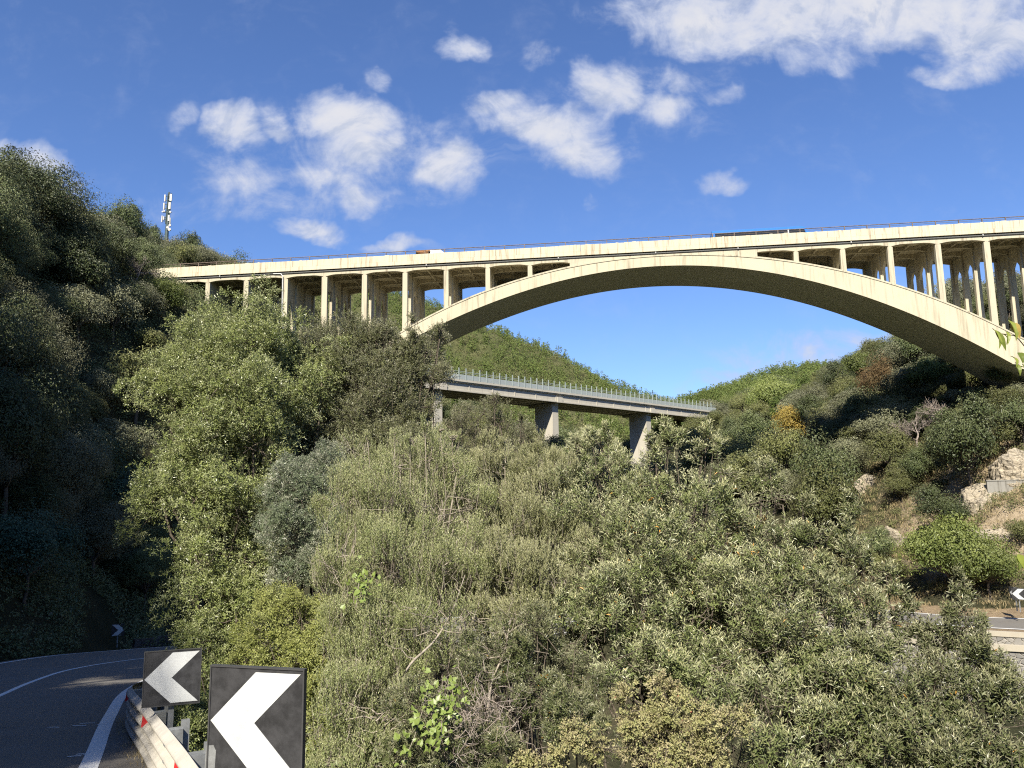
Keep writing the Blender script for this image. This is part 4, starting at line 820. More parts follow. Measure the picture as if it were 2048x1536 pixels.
for px, py, qx, qy, w, tw in ((1986, 658, 1998, 698, .018, .5), (1990, 660, 2012, 702, .014, -.3), (2004, 668, 2012, 690, .012, .6), (2016, 640, 2032, 682, .02, .3), (2024, 645, 2040, 678, .02, -.5), (2010, 662, 2015, 690, .011, .1), (2046, 686, 2060, 700, .012, 0), (2020, 712, 2032, 736, .013, .5), (2036, 705, 2046, 728, .016, -.2), (2024, 728, 2040, 752, .015, .2), (2044, 728, 2056, 760, .018, .1), (2040, 738, 2050, 758, .012, .7), (2026, 1112, 2038, 1142, .016, .3), (2036, 1108, 2050, 1140, .018, -.3)):
    Vs.append(big_leaf(at(px, py, 3.), at(qx, qy, 2.97), w * .8, tw))
V = np.concatenate(Vs); nl = len(V) // 4; col = np.repeat(rng.random(len(Vs)), nl // len(Vs)); tp = np.repeat((rng.random(len(Vs)) < .3) * .9, nl // len(Vs))
M['l_twig'] = leafmat('leaf_close_twig', (.13, .17, .03), (.25, .29, .05), (.5, .36, .11), (.26, .28, .08), .4, .4, .3)
leaf_obj('foliage', V, col, tp, M['l_twig'], nb); mb.build('stem', M['bark'], nb, recalc=False)
# ------------------------------------------------------------------ hillside trees: meshes made once, then copied
def crown_mesh(name, rng, W, H, nl, per, leaf, up0=.35, flat=1., lobe_r=.24, cone=0., droop=0.):
    Vs = []; vs = []; ts = []
    Dl = nrm(rng.normal(size=(nl * 3, 3))); Dl = Dl[Dl[:, 2] > -.45][:nl]
    C = Dl * np.array([W * .34, W * .34, H * .30 * flat]) * rng.uniform(.45, 1.3, (len(Dl), 1)) + np.array([0, 0, H * .62])
    if cone: C[:, :2] *= np.clip(1.25 - cone * (C[:, 2:3] / H - .35), .15, 1.3)
    for c in C:
        r = W * lobe_r * rng.uniform(.45, 1.2); D = nrm(rng.normal(size=(per, 3)) + np.array([0, 0, .15])); lm = lumps(rng, 4, 3.5)
        P = c + D * (r * (1 + .25 * lm(D)) * (.5 + .5 * rng.random(per) ** .5))[:, None] * np.array([1, 1, .8])
        out = nrm(P - np.array([0, 0, H * .45])); Nn = nrm(out * .3 + D * 1.0 + rng.normal(size=D.shape) * .4 + np.array([0, 0, .2])); d = nrm(np.cross(Nn, rng.normal(size=D.shape)) + np.array([0, 0, up0 - droop]))
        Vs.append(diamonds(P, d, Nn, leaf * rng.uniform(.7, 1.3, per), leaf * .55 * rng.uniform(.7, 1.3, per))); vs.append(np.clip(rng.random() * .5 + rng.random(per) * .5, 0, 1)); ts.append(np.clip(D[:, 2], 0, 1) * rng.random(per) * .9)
    V = np.concatenate(Vs); n = len(V) // 4
    return quads(name, V, np.arange(4 * n).reshape(n, 4), {'v': np.repeat(np.concatenate(vs), 4), 'tip': np.repeat(np.concatenate(ts), 4)}), C
def trunk_mesh(name, rng, W, H, C, r):
    mb = MB(); f = np.array([0, 0, H * .3]); limb(mb, rng, (0, 0, -1.2), f, r, r * .7, .1, 5, 7)
    for c in C[::2]: limb(mb, rng, f, c, r * .5, r * .12, .25, 5, 4)
    me = bpy.data.meshes.new(name); me.from_pydata(mb.v, [], mb.f); me.polygons.foreach_set('use_smooth', [True] * len(me.polygons)); return me
PROTO = {}
def proto(kind, mat, n, W, H, nl, per, leaf, bark='bark', r=.16, **k):
    out = []
    for i in range(n):
        rng = np.random.default_rng(hash(kind) % 1000 if False else sum(map(ord, kind)) + i * 17)
        me, C = crown_mesh(kind + '_crown', rng, W, H, nl, per, leaf, **k); me.materials.append(M[mat]); tm = trunk_mesh(kind + '_trunk', rng, W, H, C, r); tm.materials.append(M[bark]); out.append((me, tm))
    PROTO[kind] = (out, W, H)
proto('dark_oak', 'h_dark', 3, 6, 6.5, 26, 420, .19)
proto('near_oak', 'h_dark', 3, 6, 6.5, 34, 800, .12)
proto('grey_oak', 'h_grey', 3, 6, 5.5, 26, 420, .18)
proto('near_grey', 'h_grey', 2, 6, 5.5, 34, 750, .115)
proto('olive_oak', 'h_olive', 3, 5.6, 5.6, 24, 400, .18)
proto('bright_tree', 'h_green', 2, 6.5, 5, 34, 480, .2, flat=.9)
proto('gold_tree', 'h_gold', 1, 6, 5.6, 26, 420, .19)
proto('rust_tree', 'h_rust', 1, 5.6, 6, 24, 300, .17)
proto('feather_tree', 'h_fern', 2, 7, 6, 30, 700, .15, flat=.7, droop=.5)
proto('pine', 'h_pine', 3, 4., 7.5, 18, 300, .26, cone=1.3, flat=1.35, lobe_r=.22)
proto('bush', 'h_scrub', 3, 4., 2.8, 16, 300, .15, r=.06)
proto('green_bush', 'h_olive', 2, 4., 2.8, 16, 300, .15, r=.06)
def bare_mesh(seed):
    rng = np.random.default_rng(seed); mb = MB(); limb(mb, rng, (0, 0, -1), (0, 0, 1.6), .14, .1, .1, 5, 6)
    def grow(p, d, ln, r, dep):
        q = p + d * ln; limb(mb, rng, p, q, r, r * .6, .25, 5, 4)
        if dep:
            for _ in range(4 if dep > 1 else 5): grow(p + (q - p) * rng.uniform(.4, 1), nrm(d + rng.normal(size=3) * .65 + np.array([0, 0, .15])), ln * .62, r * .55, dep - 1)
    for _ in range(5): grow(np.array([0, 0, 1.4]), nrm(rng.normal(size=3) * .7 + np.array([0, 0, .9])), 1.9, .075, 3)
    me = bpy.data.meshes.new('bare_limbs'); me.from_pydata(mb.v, [], mb.f); me.materials.append(M['deadwood']); return me
BARE = [bare_mesh(1), bare_mesh(2)]
KIND = {'dark_oak': ('evergreen_oak', 'dark green evergreen oak', 'tree'), 'near_oak': ('evergreen_oak', 'dark evergreen oak', 'tree'), 'grey_oak': ('grey_green_tree', 'grey green bushy tree', 'tree'), 'near_grey': ('grey_green_tree', 'grey green tree', 'tree'),
        'olive_oak': ('olive_green_tree', 'olive green tree', 'tree'), 'bright_tree': ('bright_green_tree', 'bright green spreading tree', 'tree'), 'gold_tree': ('golden_tree', 'golden yellow tree', 'tree'), 'rust_tree': ('rusty_tree', 'rusty brown tree', 'tree'),
        'feather_tree': ('feathery_tree', 'feathery leaved dark green tree', 'tree'), 'pine': ('pine_tree', 'upright green pine', 'tree'), 'bush': ('scrub_bush', 'brownish green scrub bush', 'bush'), 'green_bush': ('green_bush', 'rounded green bush', 'bush'), 'bare': ('bare_tree', 'bare grey leafless tree', 'tree')}
HT = []      # placed hillside trees: (root, kind, crown centre, zone)
def put(kind, x, y, z, s, zone, label=None, sz=1.):
    nm, txt, cat = KIND[kind]; e = empty(nm, (x, y, z)); e.rotation_euler = (0, 0, RNG.random() * 6.28); q_ = RNG.uniform(.82, 1.2); e.scale = (s * q_, s / q_, s * sz * RNG.uniform(.88, 1.22)); tag(e, label, cat)
    if kind == 'bare': link('limbs', BARE[RNG.integers(2)], e); h = 3.
    else:
        ms, W, H = PROTO[kind]; a, b = ms[RNG.integers(len(ms))]; link('crown', a, e); link('trunk', b, e); h = H * .62
    HT.append((e, kind, np.array([x, y, z + h * s * sz]), zone, label)); return e
def march(px, py, hc, y0=30, y1=330):
    d = ray(px, py); ys = np.arange(y0, y1, .5); P = d[None] * (ys / d[1])[:, None]; g = hgt(P[:, 0], P[:, 1]); i = np.nonzero(P[:, 2] < g + hc)[0]
    if len(i) == 0: return None
    x, y = P[i[0], :2]; return x, y, float(g[i[0]])
def put_px(kind, px, py, s, zone, label=None, sz=1., y0=30):
    H = 5. if kind == 'bare' else PROTO[kind][2]; q = march(px, py, H * .62 * s * sz, y0)
    if q is None: print('no ground', kind, px, py); return
    return put(kind, *q, s, zone, label, sz)
def hides(px, py):      # image areas certainly covered by the near plants
    return (330 < px < 660 and py > 800) or (640 < px < 1640 and py > 1010) or (620 < px < 900 and py > 900)
def bridge_st(x, y):
    dx, dy = x, y - 100; return dx * _n[1] - dy * _n[0], dx * _n[0] + dy * _n[1]
def via_st(x, y):
    dx, dy = x - VA[0], y - VA[1]; return dx * _e[0] + dy * _e[1], -dx * _e[1] + dy * _e[0]
def clear_of_bridges(x, y, top, w):
    s, t = bridge_st(x, y)
    if -4 - w < t < 14 + w:
        lim = 30.2 if s < -14 else (30 if s > 63 else a_bot(s) - .5)
        if -47 < s < 64 and top > lim - .5: return False
        if s <= -47 and -2 - w < t < 12 + w and top > 32.: return False
        if -46 < s < -18 and -1.5 - w * .6 < t < 11 + w * .6 and top > 22: return False
    s, t = via_st(x, y)
    if -2 - w < t < 11 + w and top > vz - 3.2 and -34 < s < 90: return False
    if -10 - w < t < 0 and top > vz + .0 and -5 < s < 86: return False
    return True
SIL = np.array([(-200, 250), (0, 300), (30, 340), (60, 380), (100, 395), (140, 410), (185, 455), (200, 440), (250, 432), (300, 455), (318, 492), (352, 492), (370, 480), (410, 486), (440, 502), (500, 518), (540, 530), (640, 600), (780, 590), (960, 660), (1060, 700), (1250, 780), (1330, 805), (1420, 800), (1560, 752), (1660, 730), (1720, 690), (1790, 655), (1840, 640), (1900, 590), (1960, 560), (2200, 480)], float)
def w_sign(x, y): return y < 67 and abs(x / y + .515) < .05
def scatter(zone, n, box, mix, smin, smax, sep, seed, cond=lambda x, y, z: True, imin=(-160, -100), imax=(2230, 1420), szf=1.):
    rng = np.random.default_rng(seed); X = rng.uniform(box[0], box[1], n * 30); Y = rng.uniform(box[2], box[3], n * 30); Z = hgt(X, Y); got = []; names = list(mix); pr = np.array([mix[k] for k in names], float); pr /= pr.sum()
    d1, i1 = near_poly(X, Y, MIDL); d2, _ = near_poly(X, Y, FR)
    for x, y, z, a, ia, b in zip(X, Y, Z, d1, i1, d2):
        if len(got) >= n: break
        if w_sign(x, y): continue
        if a < HALF[ia] + 3.6 or b < 7.5 or not cond(x, y, z): continue
        px, py, w = project(np.array([x, y, z + 3])); px, py, w = px[0], py[0], w[0]
        if w < 12 or not (imin[0] < px < imax[0] and imin[1] < py < imax[1]) or hides(px, py + 20): continue
        s = rng.uniform(smin, smax); k = names[rng.choice(len(names), p=pr)]
        sp = sep * s
        if any((x - g[0]) ** 2 + (y - g[1]) ** 2 < (sp * .5 + g[2] * .5) ** 2 for g in got): continue
        if not clear_of_bridges(x, y, z + PROTO[k][2] * s * szf * 1.1, PROTO[k][1] * s * .5): continue
        tx, ty, _ = project(np.array([x, y, z + PROTO[k][2] * s * szf * 1.02]))
        if ty[0] < np.interp(tx[0], SIL[:, 0], SIL[:, 1]) - 4: continue
        tx, ty = tx[0], ty[0]; hw_ = PROTO[k][1] * s * .5 / y * FPX
        if zone == RB_:
            qx, qy, _ = project(np.array([x, y, z + PROTO[k][2] * s * .5])); qx, qy = qx[0], qy[0]
            if (1690 < qx < 1850 and 985 < qy < 1085) or (1695 < qx < 1775 and 890 < qy < 985) or (1945 < qx < 2060 and 925 < qy < 1055) or (1530 < qx < 1640 and 850 < qy < 935): continue
        if y < 205 and tx + hw_ > 850 and tx - hw_ < 1310 and ty < (885 if tx < 1150 else 915): continue
        if y < 110 and tx + hw_ > 335 and tx - hw_ < 420 and ty < 560: continue
        if y < 110 and tx + hw_ > 405 and tx - hw_ < 760 and ty < 625: continue
        got.append((x, y, sp)); put(k, x, y, z - .3, s, zone, None, szf)
    print('scatter', zone, len(got))
# named individuals first
LB_, RB_, VB_ = 'left slope', 'far bank', 'valley beyond'
put_px('gold_tree', 1588, 855, 1.4, RB_, 'golden yellow tree standing out on the far bank right of the viaduct end')
put_px('rust_tree', 1750, 775, 1.35, RB_, 'rusty brown half bare tree left of the arch shadow on the far bank')
put_px('bright_tree', 1905, 1125, 1.15, RB_, 'wide bright green tree beside the far road, behind the tall sprig')
put_px('bright_tree', 1975, 1140, .85, RB_, 'bright green tree beside the far road, next to the small chevron sign')
put_px('bright_tree', 1845, 765, 1.1, RB_, 'yellow green tree just right of the rusty brown tree')
put_px('bright_tree', 1455, 810, 1.35, RB_, 'bright green rounded tree where the viaduct meets the far bank')
put_px('dark_oak', 1830, 700, 1.4, RB_, 'large dark oak on the far bank crest directly under the arch')
put_px('dark_oak', 1775, 720, 1.2, RB_, 'dark oak on the far bank crest left of the one under the arch')
put_px('bare', 1830, 850, 1.3, RB_, 'bare grey leafless tree below the arch shadow on the far bank')
put_px('bare', 1880, 840, 1.1, RB_, 'second bare grey tree, right of the first on the far bank')
put_px('dark_oak', 1930, 890, 1.5, RB_, 'broad dark green tree above the pale rock outcrop')
put_px('dark_oak', 1880, 1010, 1.0, RB_, 'dark rounded tree between the rocks and the bright green tree')
for x_, y_, k_, s_, l_ in ((2015, 872, 'green_bush', 1.1, 'green bush above the right end of the pale boulders'), (2042, 835, 'dark_oak', .9, 'dark oak at the right edge above the boulders'), (1975, 905, 'bush', .9, 'scrub bush just above the cracked boulder'), (2040, 1075, 'green_bush', .7, 'green bush at the right edge beside the dry grass')):
    put_px(k_, x_, y_, s_, RB_, l_)
put_px('green_bush', 1655, 1010, 1.3, RB_, 'dark green bush at the left foot of the rocky slope')
put_px('grey_oak', 1915, 600, 1.3, RB_, 'grey thin tree seen through the columns right of the arch crown', y0=112)
put_px('dark_oak', 250, 462, 1.3, LB_, 'dark round oak on the left skyline, left of the phone mast')
put_px('dark_oak', 395, 508, .85, LB_, 'dark green tree on the skyline right of the phone mast', y0=100)
put_px('olive_oak', 120, 440, 1.6, LB_, 'green leafy tree on the upper left skyline', y0=55)
put_px('bright_tree', 330, 600, .8, LB_, 'fresh green tree on the shaded slope left of the first bridge columns')
put_px('bare', 270, 540, 1.2, LB_, 'bare grey tree on the left slope below the phone mast')
put_px('feather_tree', 150, 930, 1.3, LB_, 'feathery dark tree overhanging the left road bend', y0=42)
put_px('feather_tree', 280, 1010, 1.3, LB_, 'feathery dark tree behind the large sunlit green tree', y0=42)
put_px('feather_tree', 60, 1100, 1.1, LB_, 'feathery dark tree above the rock face at the road', y0=40)
put_px('near_oak', 10, 440, 1.5, LB_, 'tall dark oak at the upper left edge', y0=40)
for x_, y_, s_, l_ in ((-52, 79.5, 1.75, 'tallest dark oak at the upper left edge of the slope'), (-50.5, 84, 1.45, 'dark oak just right of the tallest oak at the upper left'), (-50, 92, 1.25, 'dark rounded oak on the left skyline below the white cloud'), (-49, 99, 1.0, 'green oak on the left skyline midway to the phone mast')):
    put('near_oak', x_, y_, float(hgt(x_, y_)) - .4, s_, LB_, l_)
put_px('near_oak', 70, 440, 1.3, LB_, 'dark oak on the upper left skyline under the small cloud', y0=50)
put_px('near_oak', 30, 400, 1.3, LB_, 'tall dark oak at the far upper left of the slope', y0=45)
put_px('near_oak', 160, 500, 1.2, LB_, 'dark bushy oak below the gap in the left skyline', y0=50)
h_left = lambda x, y, z: x < -22 and not (-36 < x < -24 and 40 < y < 72)
scatter(LB_, 150, (-70, -22, 34, 76), {'near_oak': 5, 'near_grey': 4, 'feather_tree': 1.5, 'olive_oak': .8}, .75, 1.5, 2.1, 1, h_left)
scatter(LB_, 190, (-100, -12, 76, 160), {'dark_oak': 4, 'grey_oak': 5, 'olive_oak': 2, 'green_bush': 1}, .75, 1.45, 2.2, 2)
scatter(RB_, 210, (28, 84, 72, 145), {'dark_oak': 4, 'grey_oak': 3, 'olive_oak': 3, 'bush': 3.0, 'green_bush': 2.5}, .55, 1.3, 2.5, 3, lambda x, y, z: not ((x - 49) ** 2 + (y - 79) ** 2 < 90 or (x - 60) ** 2 + (y - 88) ** 2 < 40))
scatter(RB_, 150, (26, 120, 140, 270), {'dark_oak': 3, 'grey_oak': 2, 'olive_oak': 4, 'pine': 1.5, 'bush': 1, 'bright_tree': .5}, .8, 1.6, 2.5, 4)
scatter(VB_, 45, (-18, 40, 84, 145), {'dark_oak': 3, 'olive_oak': 4, 'grey_oak': 2}, 1.0, 1.7, 2.6, 6, imax=(2230, 1060))
scatter(VB_, 150, (-45, 40, 145, 265), {'dark_oak': 3, 'olive_oak': 4, 'grey_oak': 2, 'pine': 1.2}, .9, 1.7, 2.5, 5)
# shade-giving trees above the road beside and behind the camera
def loose_trees(name, pts, mat, leaf, per, Wr, Hr, seed, label, cat, cone=.8, kv=0.):
    rng = np.random.default_rng(seed); n = len(pts); h = rng.uniform(*Hr, n); w = rng.uniform(*Wr, n); t = rng.random((n, per)); ph = rng.random((n, per)) * 6.283
    rad = w[:, None] * .5 * np.sqrt(rng.random((n, per))) * np.where(t < .25, .5 + 2 * t, 1.05 - cone * np.maximum(t - .25, 0) ** 1.3); P = pts[:, None] + np.stack([rad * np.cos(ph), rad * np.sin(ph), t * h[:, None]], -1)
    out = np.stack([np.cos(ph), np.sin(ph), np.full_like(ph, .5)], -1); N_ = nrm(out + rng.normal(size=out.shape) * .6).reshape(-1, 3); d = nrm(np.cross(N_, rng.normal(size=N_.shape)) + np.array([0, 0, .4]))
    V = diamonds(P.reshape(-1, 3), d, N_, leaf * rng.uniform(.7, 1.3, len(d)), leaf * .6 * rng.uniform(.7, 1.3, len(d))); v = np.clip(rng.random((n, 1)) * .6 + rng.random((n, per)) * .4, 0, 1).ravel()
    if kv: v = np.clip(v * .6 + .22 + .22 * np.repeat(np.sin(pts[:, 0] * kv + 2 * np.sin(pts[:, 1] * kv * .7)) + np.sin(pts[:, 1] * kv * 1.3 - pts[:, 0] * kv * .6), per), 0, 1)
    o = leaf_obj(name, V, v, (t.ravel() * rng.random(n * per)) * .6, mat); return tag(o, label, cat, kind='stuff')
r_ = np.random.default_rng(21)
P = hillL(5200, r_, 232, 425); loose_trees('scrub_cover', P[(np.sin(P[:, 0] * .09 + 2 * np.sin(P[:, 1] * .05)) + np.sin(P[:, 1] * .11 + P[:, 0] * .05) > -.9) | (r_.random(len(P)) < .2)] - [0, 0, .3], M['h_scrub'], .55, 34, (1.8, 4.2), (1.2, 2.6), 1, 'low brown green scrub covering the hill behind the bridges', 'scrub', .5, .05)
P = hillL(2600, r_, 235, 420); loose_trees('hill_pines', P - [0, 0, .3], M['h_pine'], .62, 60, (2.2, 3.8), (3.2, 6.8), 2, 'scattered small pines over the hill behind the bridges', 'pines')
P = hillL(420, r_, 392, 412); loose_trees('ridge_pines', P - [0, 0, .3], M['h_pine'], .62, 70, (2.2, 3.8), (3.5, 7.5), 3, 'line of pines along the ridge behind the arch', 'pines')
P = hillR(5200, r_, 330, 615); loose_trees('pinewood', P - [0, 0, .3], M['h_pine'], .95, 46, (3., 5.5), (4, 8), 4, 'dense pinewood covering the hill beyond the viaduct', 'pinewood', .8, .04)
# fine ground cover on the slopes near enough to see
def cover(name, n, box, mat, leaf, per, seed, label, cat, cond=lambda x, y: np.ones(len(x), bool), W_=(.7, 1.8), H_=(.4, 1.1)):
    rng = np.random.default_rng(seed); x = rng.uniform(box[0], box[1], n); y = rng.uniform(box[2], box[3], n); k = cond(x, y); x, y = x[k], y[k]
    a, ia = near_poly(x, y, MIDL); b, _ = near_poly(x, y, FR); k = ~((y < 66.5) & (np.abs(x / y + .515) < .03)) & (a > HALF[ia] + 1.2) & (b > 7.3); x, y = x[k], y[k]; z = hgt(x, y); P = np.stack([x, y, z], -1); px, py, w = project(P)
    k = (w > 5) & (px > -80) & (px < 2130) & (py < 1580) & ~np.array([hides(a_, b_ + 10) for a_, b_ in zip(px, py)]); return loose_trees(name, P[k], mat, leaf, per, W_, H_, seed, label, cat, .4)
cover('undergrowth', 5200, (26, 90, 60, 150), M['h_scrub'], .17, 60, 31, 'dry scrubby undergrowth on the far bank slope', 'undergrowth')
cover('undergrowth', 9000, (-80, -18, 34, 120), M['h_dark'], .2, 70, 32, 'grey green undergrowth on the shaded left slope', 'undergrowth', W_=(1.2, 2.8), H_=(.8, 2.0))
cover('undergrowth', 3600, (-45, 70, 120, 270), M['h_olive'], .26, 46, 33, 'green undergrowth in the valley around the viaduct', 'undergrowth', W_=(1.2, 2.6), H_=(.7, 1.7))
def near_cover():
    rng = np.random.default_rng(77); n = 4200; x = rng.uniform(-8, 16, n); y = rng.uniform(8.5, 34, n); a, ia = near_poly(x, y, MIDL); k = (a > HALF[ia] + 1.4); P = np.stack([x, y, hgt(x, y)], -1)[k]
    return loose_trees('undergrowth', P, M['h_dark'], .065, 110, (.6, 1.3), (.4, 1.0), 36, 'leafy undergrowth on the steep bank below the guardrail, coloured dark for shade', 'undergrowth', .4)
near_cover()  # dark leaf colour stands in for the deep shade between the shrubs
cover('verge_weeds', 1500, (-42, -24, 36, 72), M['l_big'], .1, 60, 34, 'low green weeds on the shaded verge beyond the bend', 'weeds', W_=(.4, 1.0), H_=(.2, .55))
def blades(name, P, h, w, mat, seed, label, cat, per=14, spread=.3):
    rng = np.random.default_rng(seed); n = len(P); B = P[:, None] + rng.normal(size=(n, per, 3)) * np.array([spread, spread, 0]) * .5; d = nrm(rng.normal(size=(n, per, 3)) * .35 + np.array([0, 0, 1])).reshape(-1, 3); N_ = nrm(np.cross(d, rng.normal(size=d.shape)))
    V = diamonds(B.reshape(-1, 3), d, N_, h * rng.uniform(.5, 1.2, len(d)), w, 0., .2); return tag(leaf_obj(name, V, rng.random(len(d)), rng.random(len(d)) * .5, mat), label, cat, kind='stuff')
rg = np.random.default_rng(8); n = 2600; x = rg.uniform(36, 74, n); y = rg.uniform(68, 106, n); b, _ = near_poly(x, y, FR); k = b > 4.5; P = np.stack([x, y, hgt(x, y)], -1)[k]
blades('dry_grass', P, .55, .05, M['drygrass'], 3, 'straw coloured dry grass among the rocks on the far bank', 'grass', 22, .8)
mpz = at(333, 492, 196); P = mpz + np.stack([rg.uniform(-6.5, 6.5, 420), rg.uniform(-3, 6, 420), np.zeros(420)], -1); P[:, 2] = mpz[2] - 3.4 + .25 * (np.abs(P[:, 0] - mpz[0]) < 4)
blades('tall_dry_grass', P, 4.6, .16, M['drygrass'], 4, 'tall straw coloured canes around the foot of the phone mast', 'grass', 10, .8)
i_ = np.nonzero((GP[:, 1] > 4.) & (GP[:, 1] < 24))[0]; j = rg.choice(i_, 420); P = np.stack([GP[j, 0] + NL[j, 0] * .10, GP[j, 1] + NL[j, 1] * .10, road_z(GP[j, 1]) - .05], -1) + rg.normal(size=(420, 3)) * np.array([.12, .3, 0])
blades('roadside_dry_grass', P, .14, .008, M['drygrass'], 5, 'dry grass tufts along the foot of the guardrail', 'grass', 9, .12)
# ------------------------------------------------------------------ rocks
import bmesh
def rock(label, px, py, r, mat, seed, squash=(1, 1, .75), y0=55, sink=.25, name='rock_outcrop', Y=None):
    rng = np.random.default_rng(seed); q = march(px, py, r * .35, y0) if Y is None else (*at(px, py, Y)[:2], at(px, py, Y)[2])
    if q is None: return
    bm = bmesh.new(); bmesh.ops.create_icosphere(bm, subdivisions=5, radius=1.); lm1 = lumps(rng, 6, 1.6); lm2 = lumps(rng, 6, 4.5); lm3 = lumps(rng, 6, 11)
    V = np.array([v.co for v in bm.verts]); K = nrm(rng.normal(size=(60, 3))); off_ = rng.uniform(.6, 1.0, 60)
    dd = V @ K.T; sc_ = np.min(np.where(dd > .05, off_ / np.maximum(dd, .05), 9), 1); V = V * np.minimum(sc_, 1.15)[:, None]
    V = V * (1 + .12 * lm1(V) + .06 * lm2(V) + .04 * lm3(V) + .02 * np.sign(lm3(V * 2.3)))[:, None] * r * np.array(squash)
    for v, c in zip(bm.verts, V): v.co = c
    me = bpy.data.meshes.new(name); bm.to_mesh(me); bm.free(); o = link(name, me, None, [mat]); o.location = (q[0], q[1], q[2] - r * sink); o.rotation_euler = (0, 0, rng.random() * 6.28); return tag(o, label, 'rock')
rock('broad grey rock face low on the far bank above the bright green tree', 1775, 1045, 4.4, M['rock'], 1, (1.3, .9, .8), sink=.45)
rock('smaller grey rock left of the broad low rock face', 1700, 1065, 2.8, M['rock'], 2, (1.2, .8, .8), sink=.45)
rock('pale rock in the dry gully under the dark bushes', 1735, 950, 2.3, M['rock'], 3, (.9, .8, 1.2), sink=.55)
rock('large pale cracked boulder left of the concrete wall on the slope', 1975, 965, 3.4, M['rock'], 4, (1.4, .9, .9), sink=.45)
rock('pale orange rock at the right edge of the slope', 2035, 915, 3.6, M['rock'], 5, (1.2, .9, 1.2), sink=.4)
rock('small pale rock below the large cracked boulder', 1945, 985, 1.1, M['rock'], 6)
rock('pale slab among dry grass above the bright green tree', 1990, 1040, 2.2, M['rock'], 7, (1.4, 1, .6), sink=.5)
rock('small rock at the top of the dry gully', 1760, 905, 1.2, M['rock'], 8)
q = march(2030, 965, .6, 60)
if q:
    c = np.array(q); wl2 = tag(empty('slope_wall', (0, 0, 0)), 'short streaked concrete wall between rocks at the right edge', 'wall')
    V = MB(); V.box(-2.6, 3.2, -.2, .2, -1.4, .7); o = V.build('wall_body', M['oldcon'], wl2, bevel=.03); o.location = c; o.rotation_euler = (0, 0, -.35)
    V = MB(); V.box(-2.65, 3.25, -.26, .26, .7, .8); o = V.build('wall_cap', M['oldcon'], wl2); o.location = c; o.rotation_euler = (0, 0, -.35)
# dark rock cutting beside the road on the left
rng = np.random.default_rng(4); ln = off(LEFT, -1.6); i = np.nonzero((ln[:, 1] > 27) & (ln[:, 1] < 47))[0]; A = catmull([tuple(p) for p in ln[i]], 60); nv = 24
T_ = np.gradient(A, axis=0); T_ /= np.linalg.norm(T_, axis=1)[:, None]; NN = np.stack([T_[:, 1], -T_[:, 0]], -1); lm1, lm2, lm3 = lumps(rng, 6, .5), lumps(rng, 6, 1.6), lumps(rng, 6, 4.5)
V = np.zeros((60, nv, 3))
for a in range(nv):
    f = a / (nv - 1); taper = np.minimum(1, np.minimum(np.arange(60), np.arange(59, -1, -1)) / 10); z = f * 4.6 * taper - .4; base = np.stack([A[:, 0], A[:, 1], road_z(A[:, 1]) + z], -1)
    dsp = -.5 - 1.6 * f ** 1.2 + .35 * lm1(base) + .22 * lm2(base) + .1 * lm3(base); V[:, a] = base + np.concatenate([NN * dsp[:, None], np.zeros((60, 1))], 1)
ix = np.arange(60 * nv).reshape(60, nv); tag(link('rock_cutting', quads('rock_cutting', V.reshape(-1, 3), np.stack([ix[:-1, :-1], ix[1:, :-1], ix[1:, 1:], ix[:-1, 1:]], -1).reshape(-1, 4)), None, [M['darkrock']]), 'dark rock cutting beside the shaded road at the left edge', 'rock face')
NS_ = None
for k, (px, py) in enumerate(((96, 1299), (277, 1293), (38, 1284))):
    d = ray(px, py); p = d * (-2.1 / (d[2] + .14 * d[1])); o = rock(('small pale stone on the left verge of the shaded road', 'small pale stone at the far end of the shaded road edge', 'small pale stone at the foot of the dark rock cutting')[k], px, py, .22 if k < 2 else .3, M['rock'], 20 + k, Y=p[1], name='stone'); o.location = (p[0], p[1], float(hgt(p[0], p[1])) + .1)
# trees above the road near the camera (they shade the road and the left slope)
for k, (x, y, s) in enumerate(((-16.5, 2, 1.2), (-17.5, 8, 1.2), (-17, -5, 1.2), (-20, 14, 1.2), (-16.5, -11, 1.2), (-19, -2, 1.35), (-17, -12, 1.4), (-23, 6, 1.3), (-24, -6, 1.4), (-25, 18, 1.2), (-28.5, 25, 1.2), (-18, -18, 1.4), (-22, -20, 1.5), (-44, 24, 1.4), (-39, 31, 1.3), (-46, 16, 1.5), (-36, 22, 1.3), (-40, 8, 1.5), (-31, 0, 1.4), (-30, 12, 1.3), (-31, -14, 1.5))):
    e = put('near_oak', x, y, float(hgt(x, y)) - .3, s, 'roadside slope', 'dark evergreen oak on the steep slope above the near road'); e['group'] = 'oaks above the near road'
# ------------------------------------------------------------------ labels for the hillside trees: by kind and place
ANCH = {LB_: [('phone mast', 335, 430), ('skyline oak', 250, 458), ('bridge end', 400, 545), ('rock face', 30, 1270), ('fresh green tree', 330, 600), ('road bend', 330, 1290), ('upper left edge', 20, 480), ('left edge slope', 30, 800)],
        RB_: [('golden tree', 1592, 862), ('rusty tree', 1750, 775), ('bright roadside tree', 1915, 1120), ('viaduct end', 1420, 815), ('cracked boulder', 1975, 965), ('low rock face', 1775, 1042), ('bare grey trees', 1850, 850), ('arch foot', 2040, 770)],
        VB_: [('viaduct left pier', 868, 830), ('viaduct middle pier', 1090, 850), ('viaduct right pier', 1275, 870)]}
ORD = ['nearest', 'second nearest', 'third nearest'] + [f'{w} nearest' for w in 'fourth fifth sixth seventh eighth ninth tenth eleventh twelfth thirteenth fourteenth fifteenth sixteenth seventeenth eighteenth nineteenth twentieth'.split()]
GRP = {LB_: 'trees on the left slope', RB_: 'trees on the far bank', VB_: 'trees in the valley around the viaduct'}
bins = {}
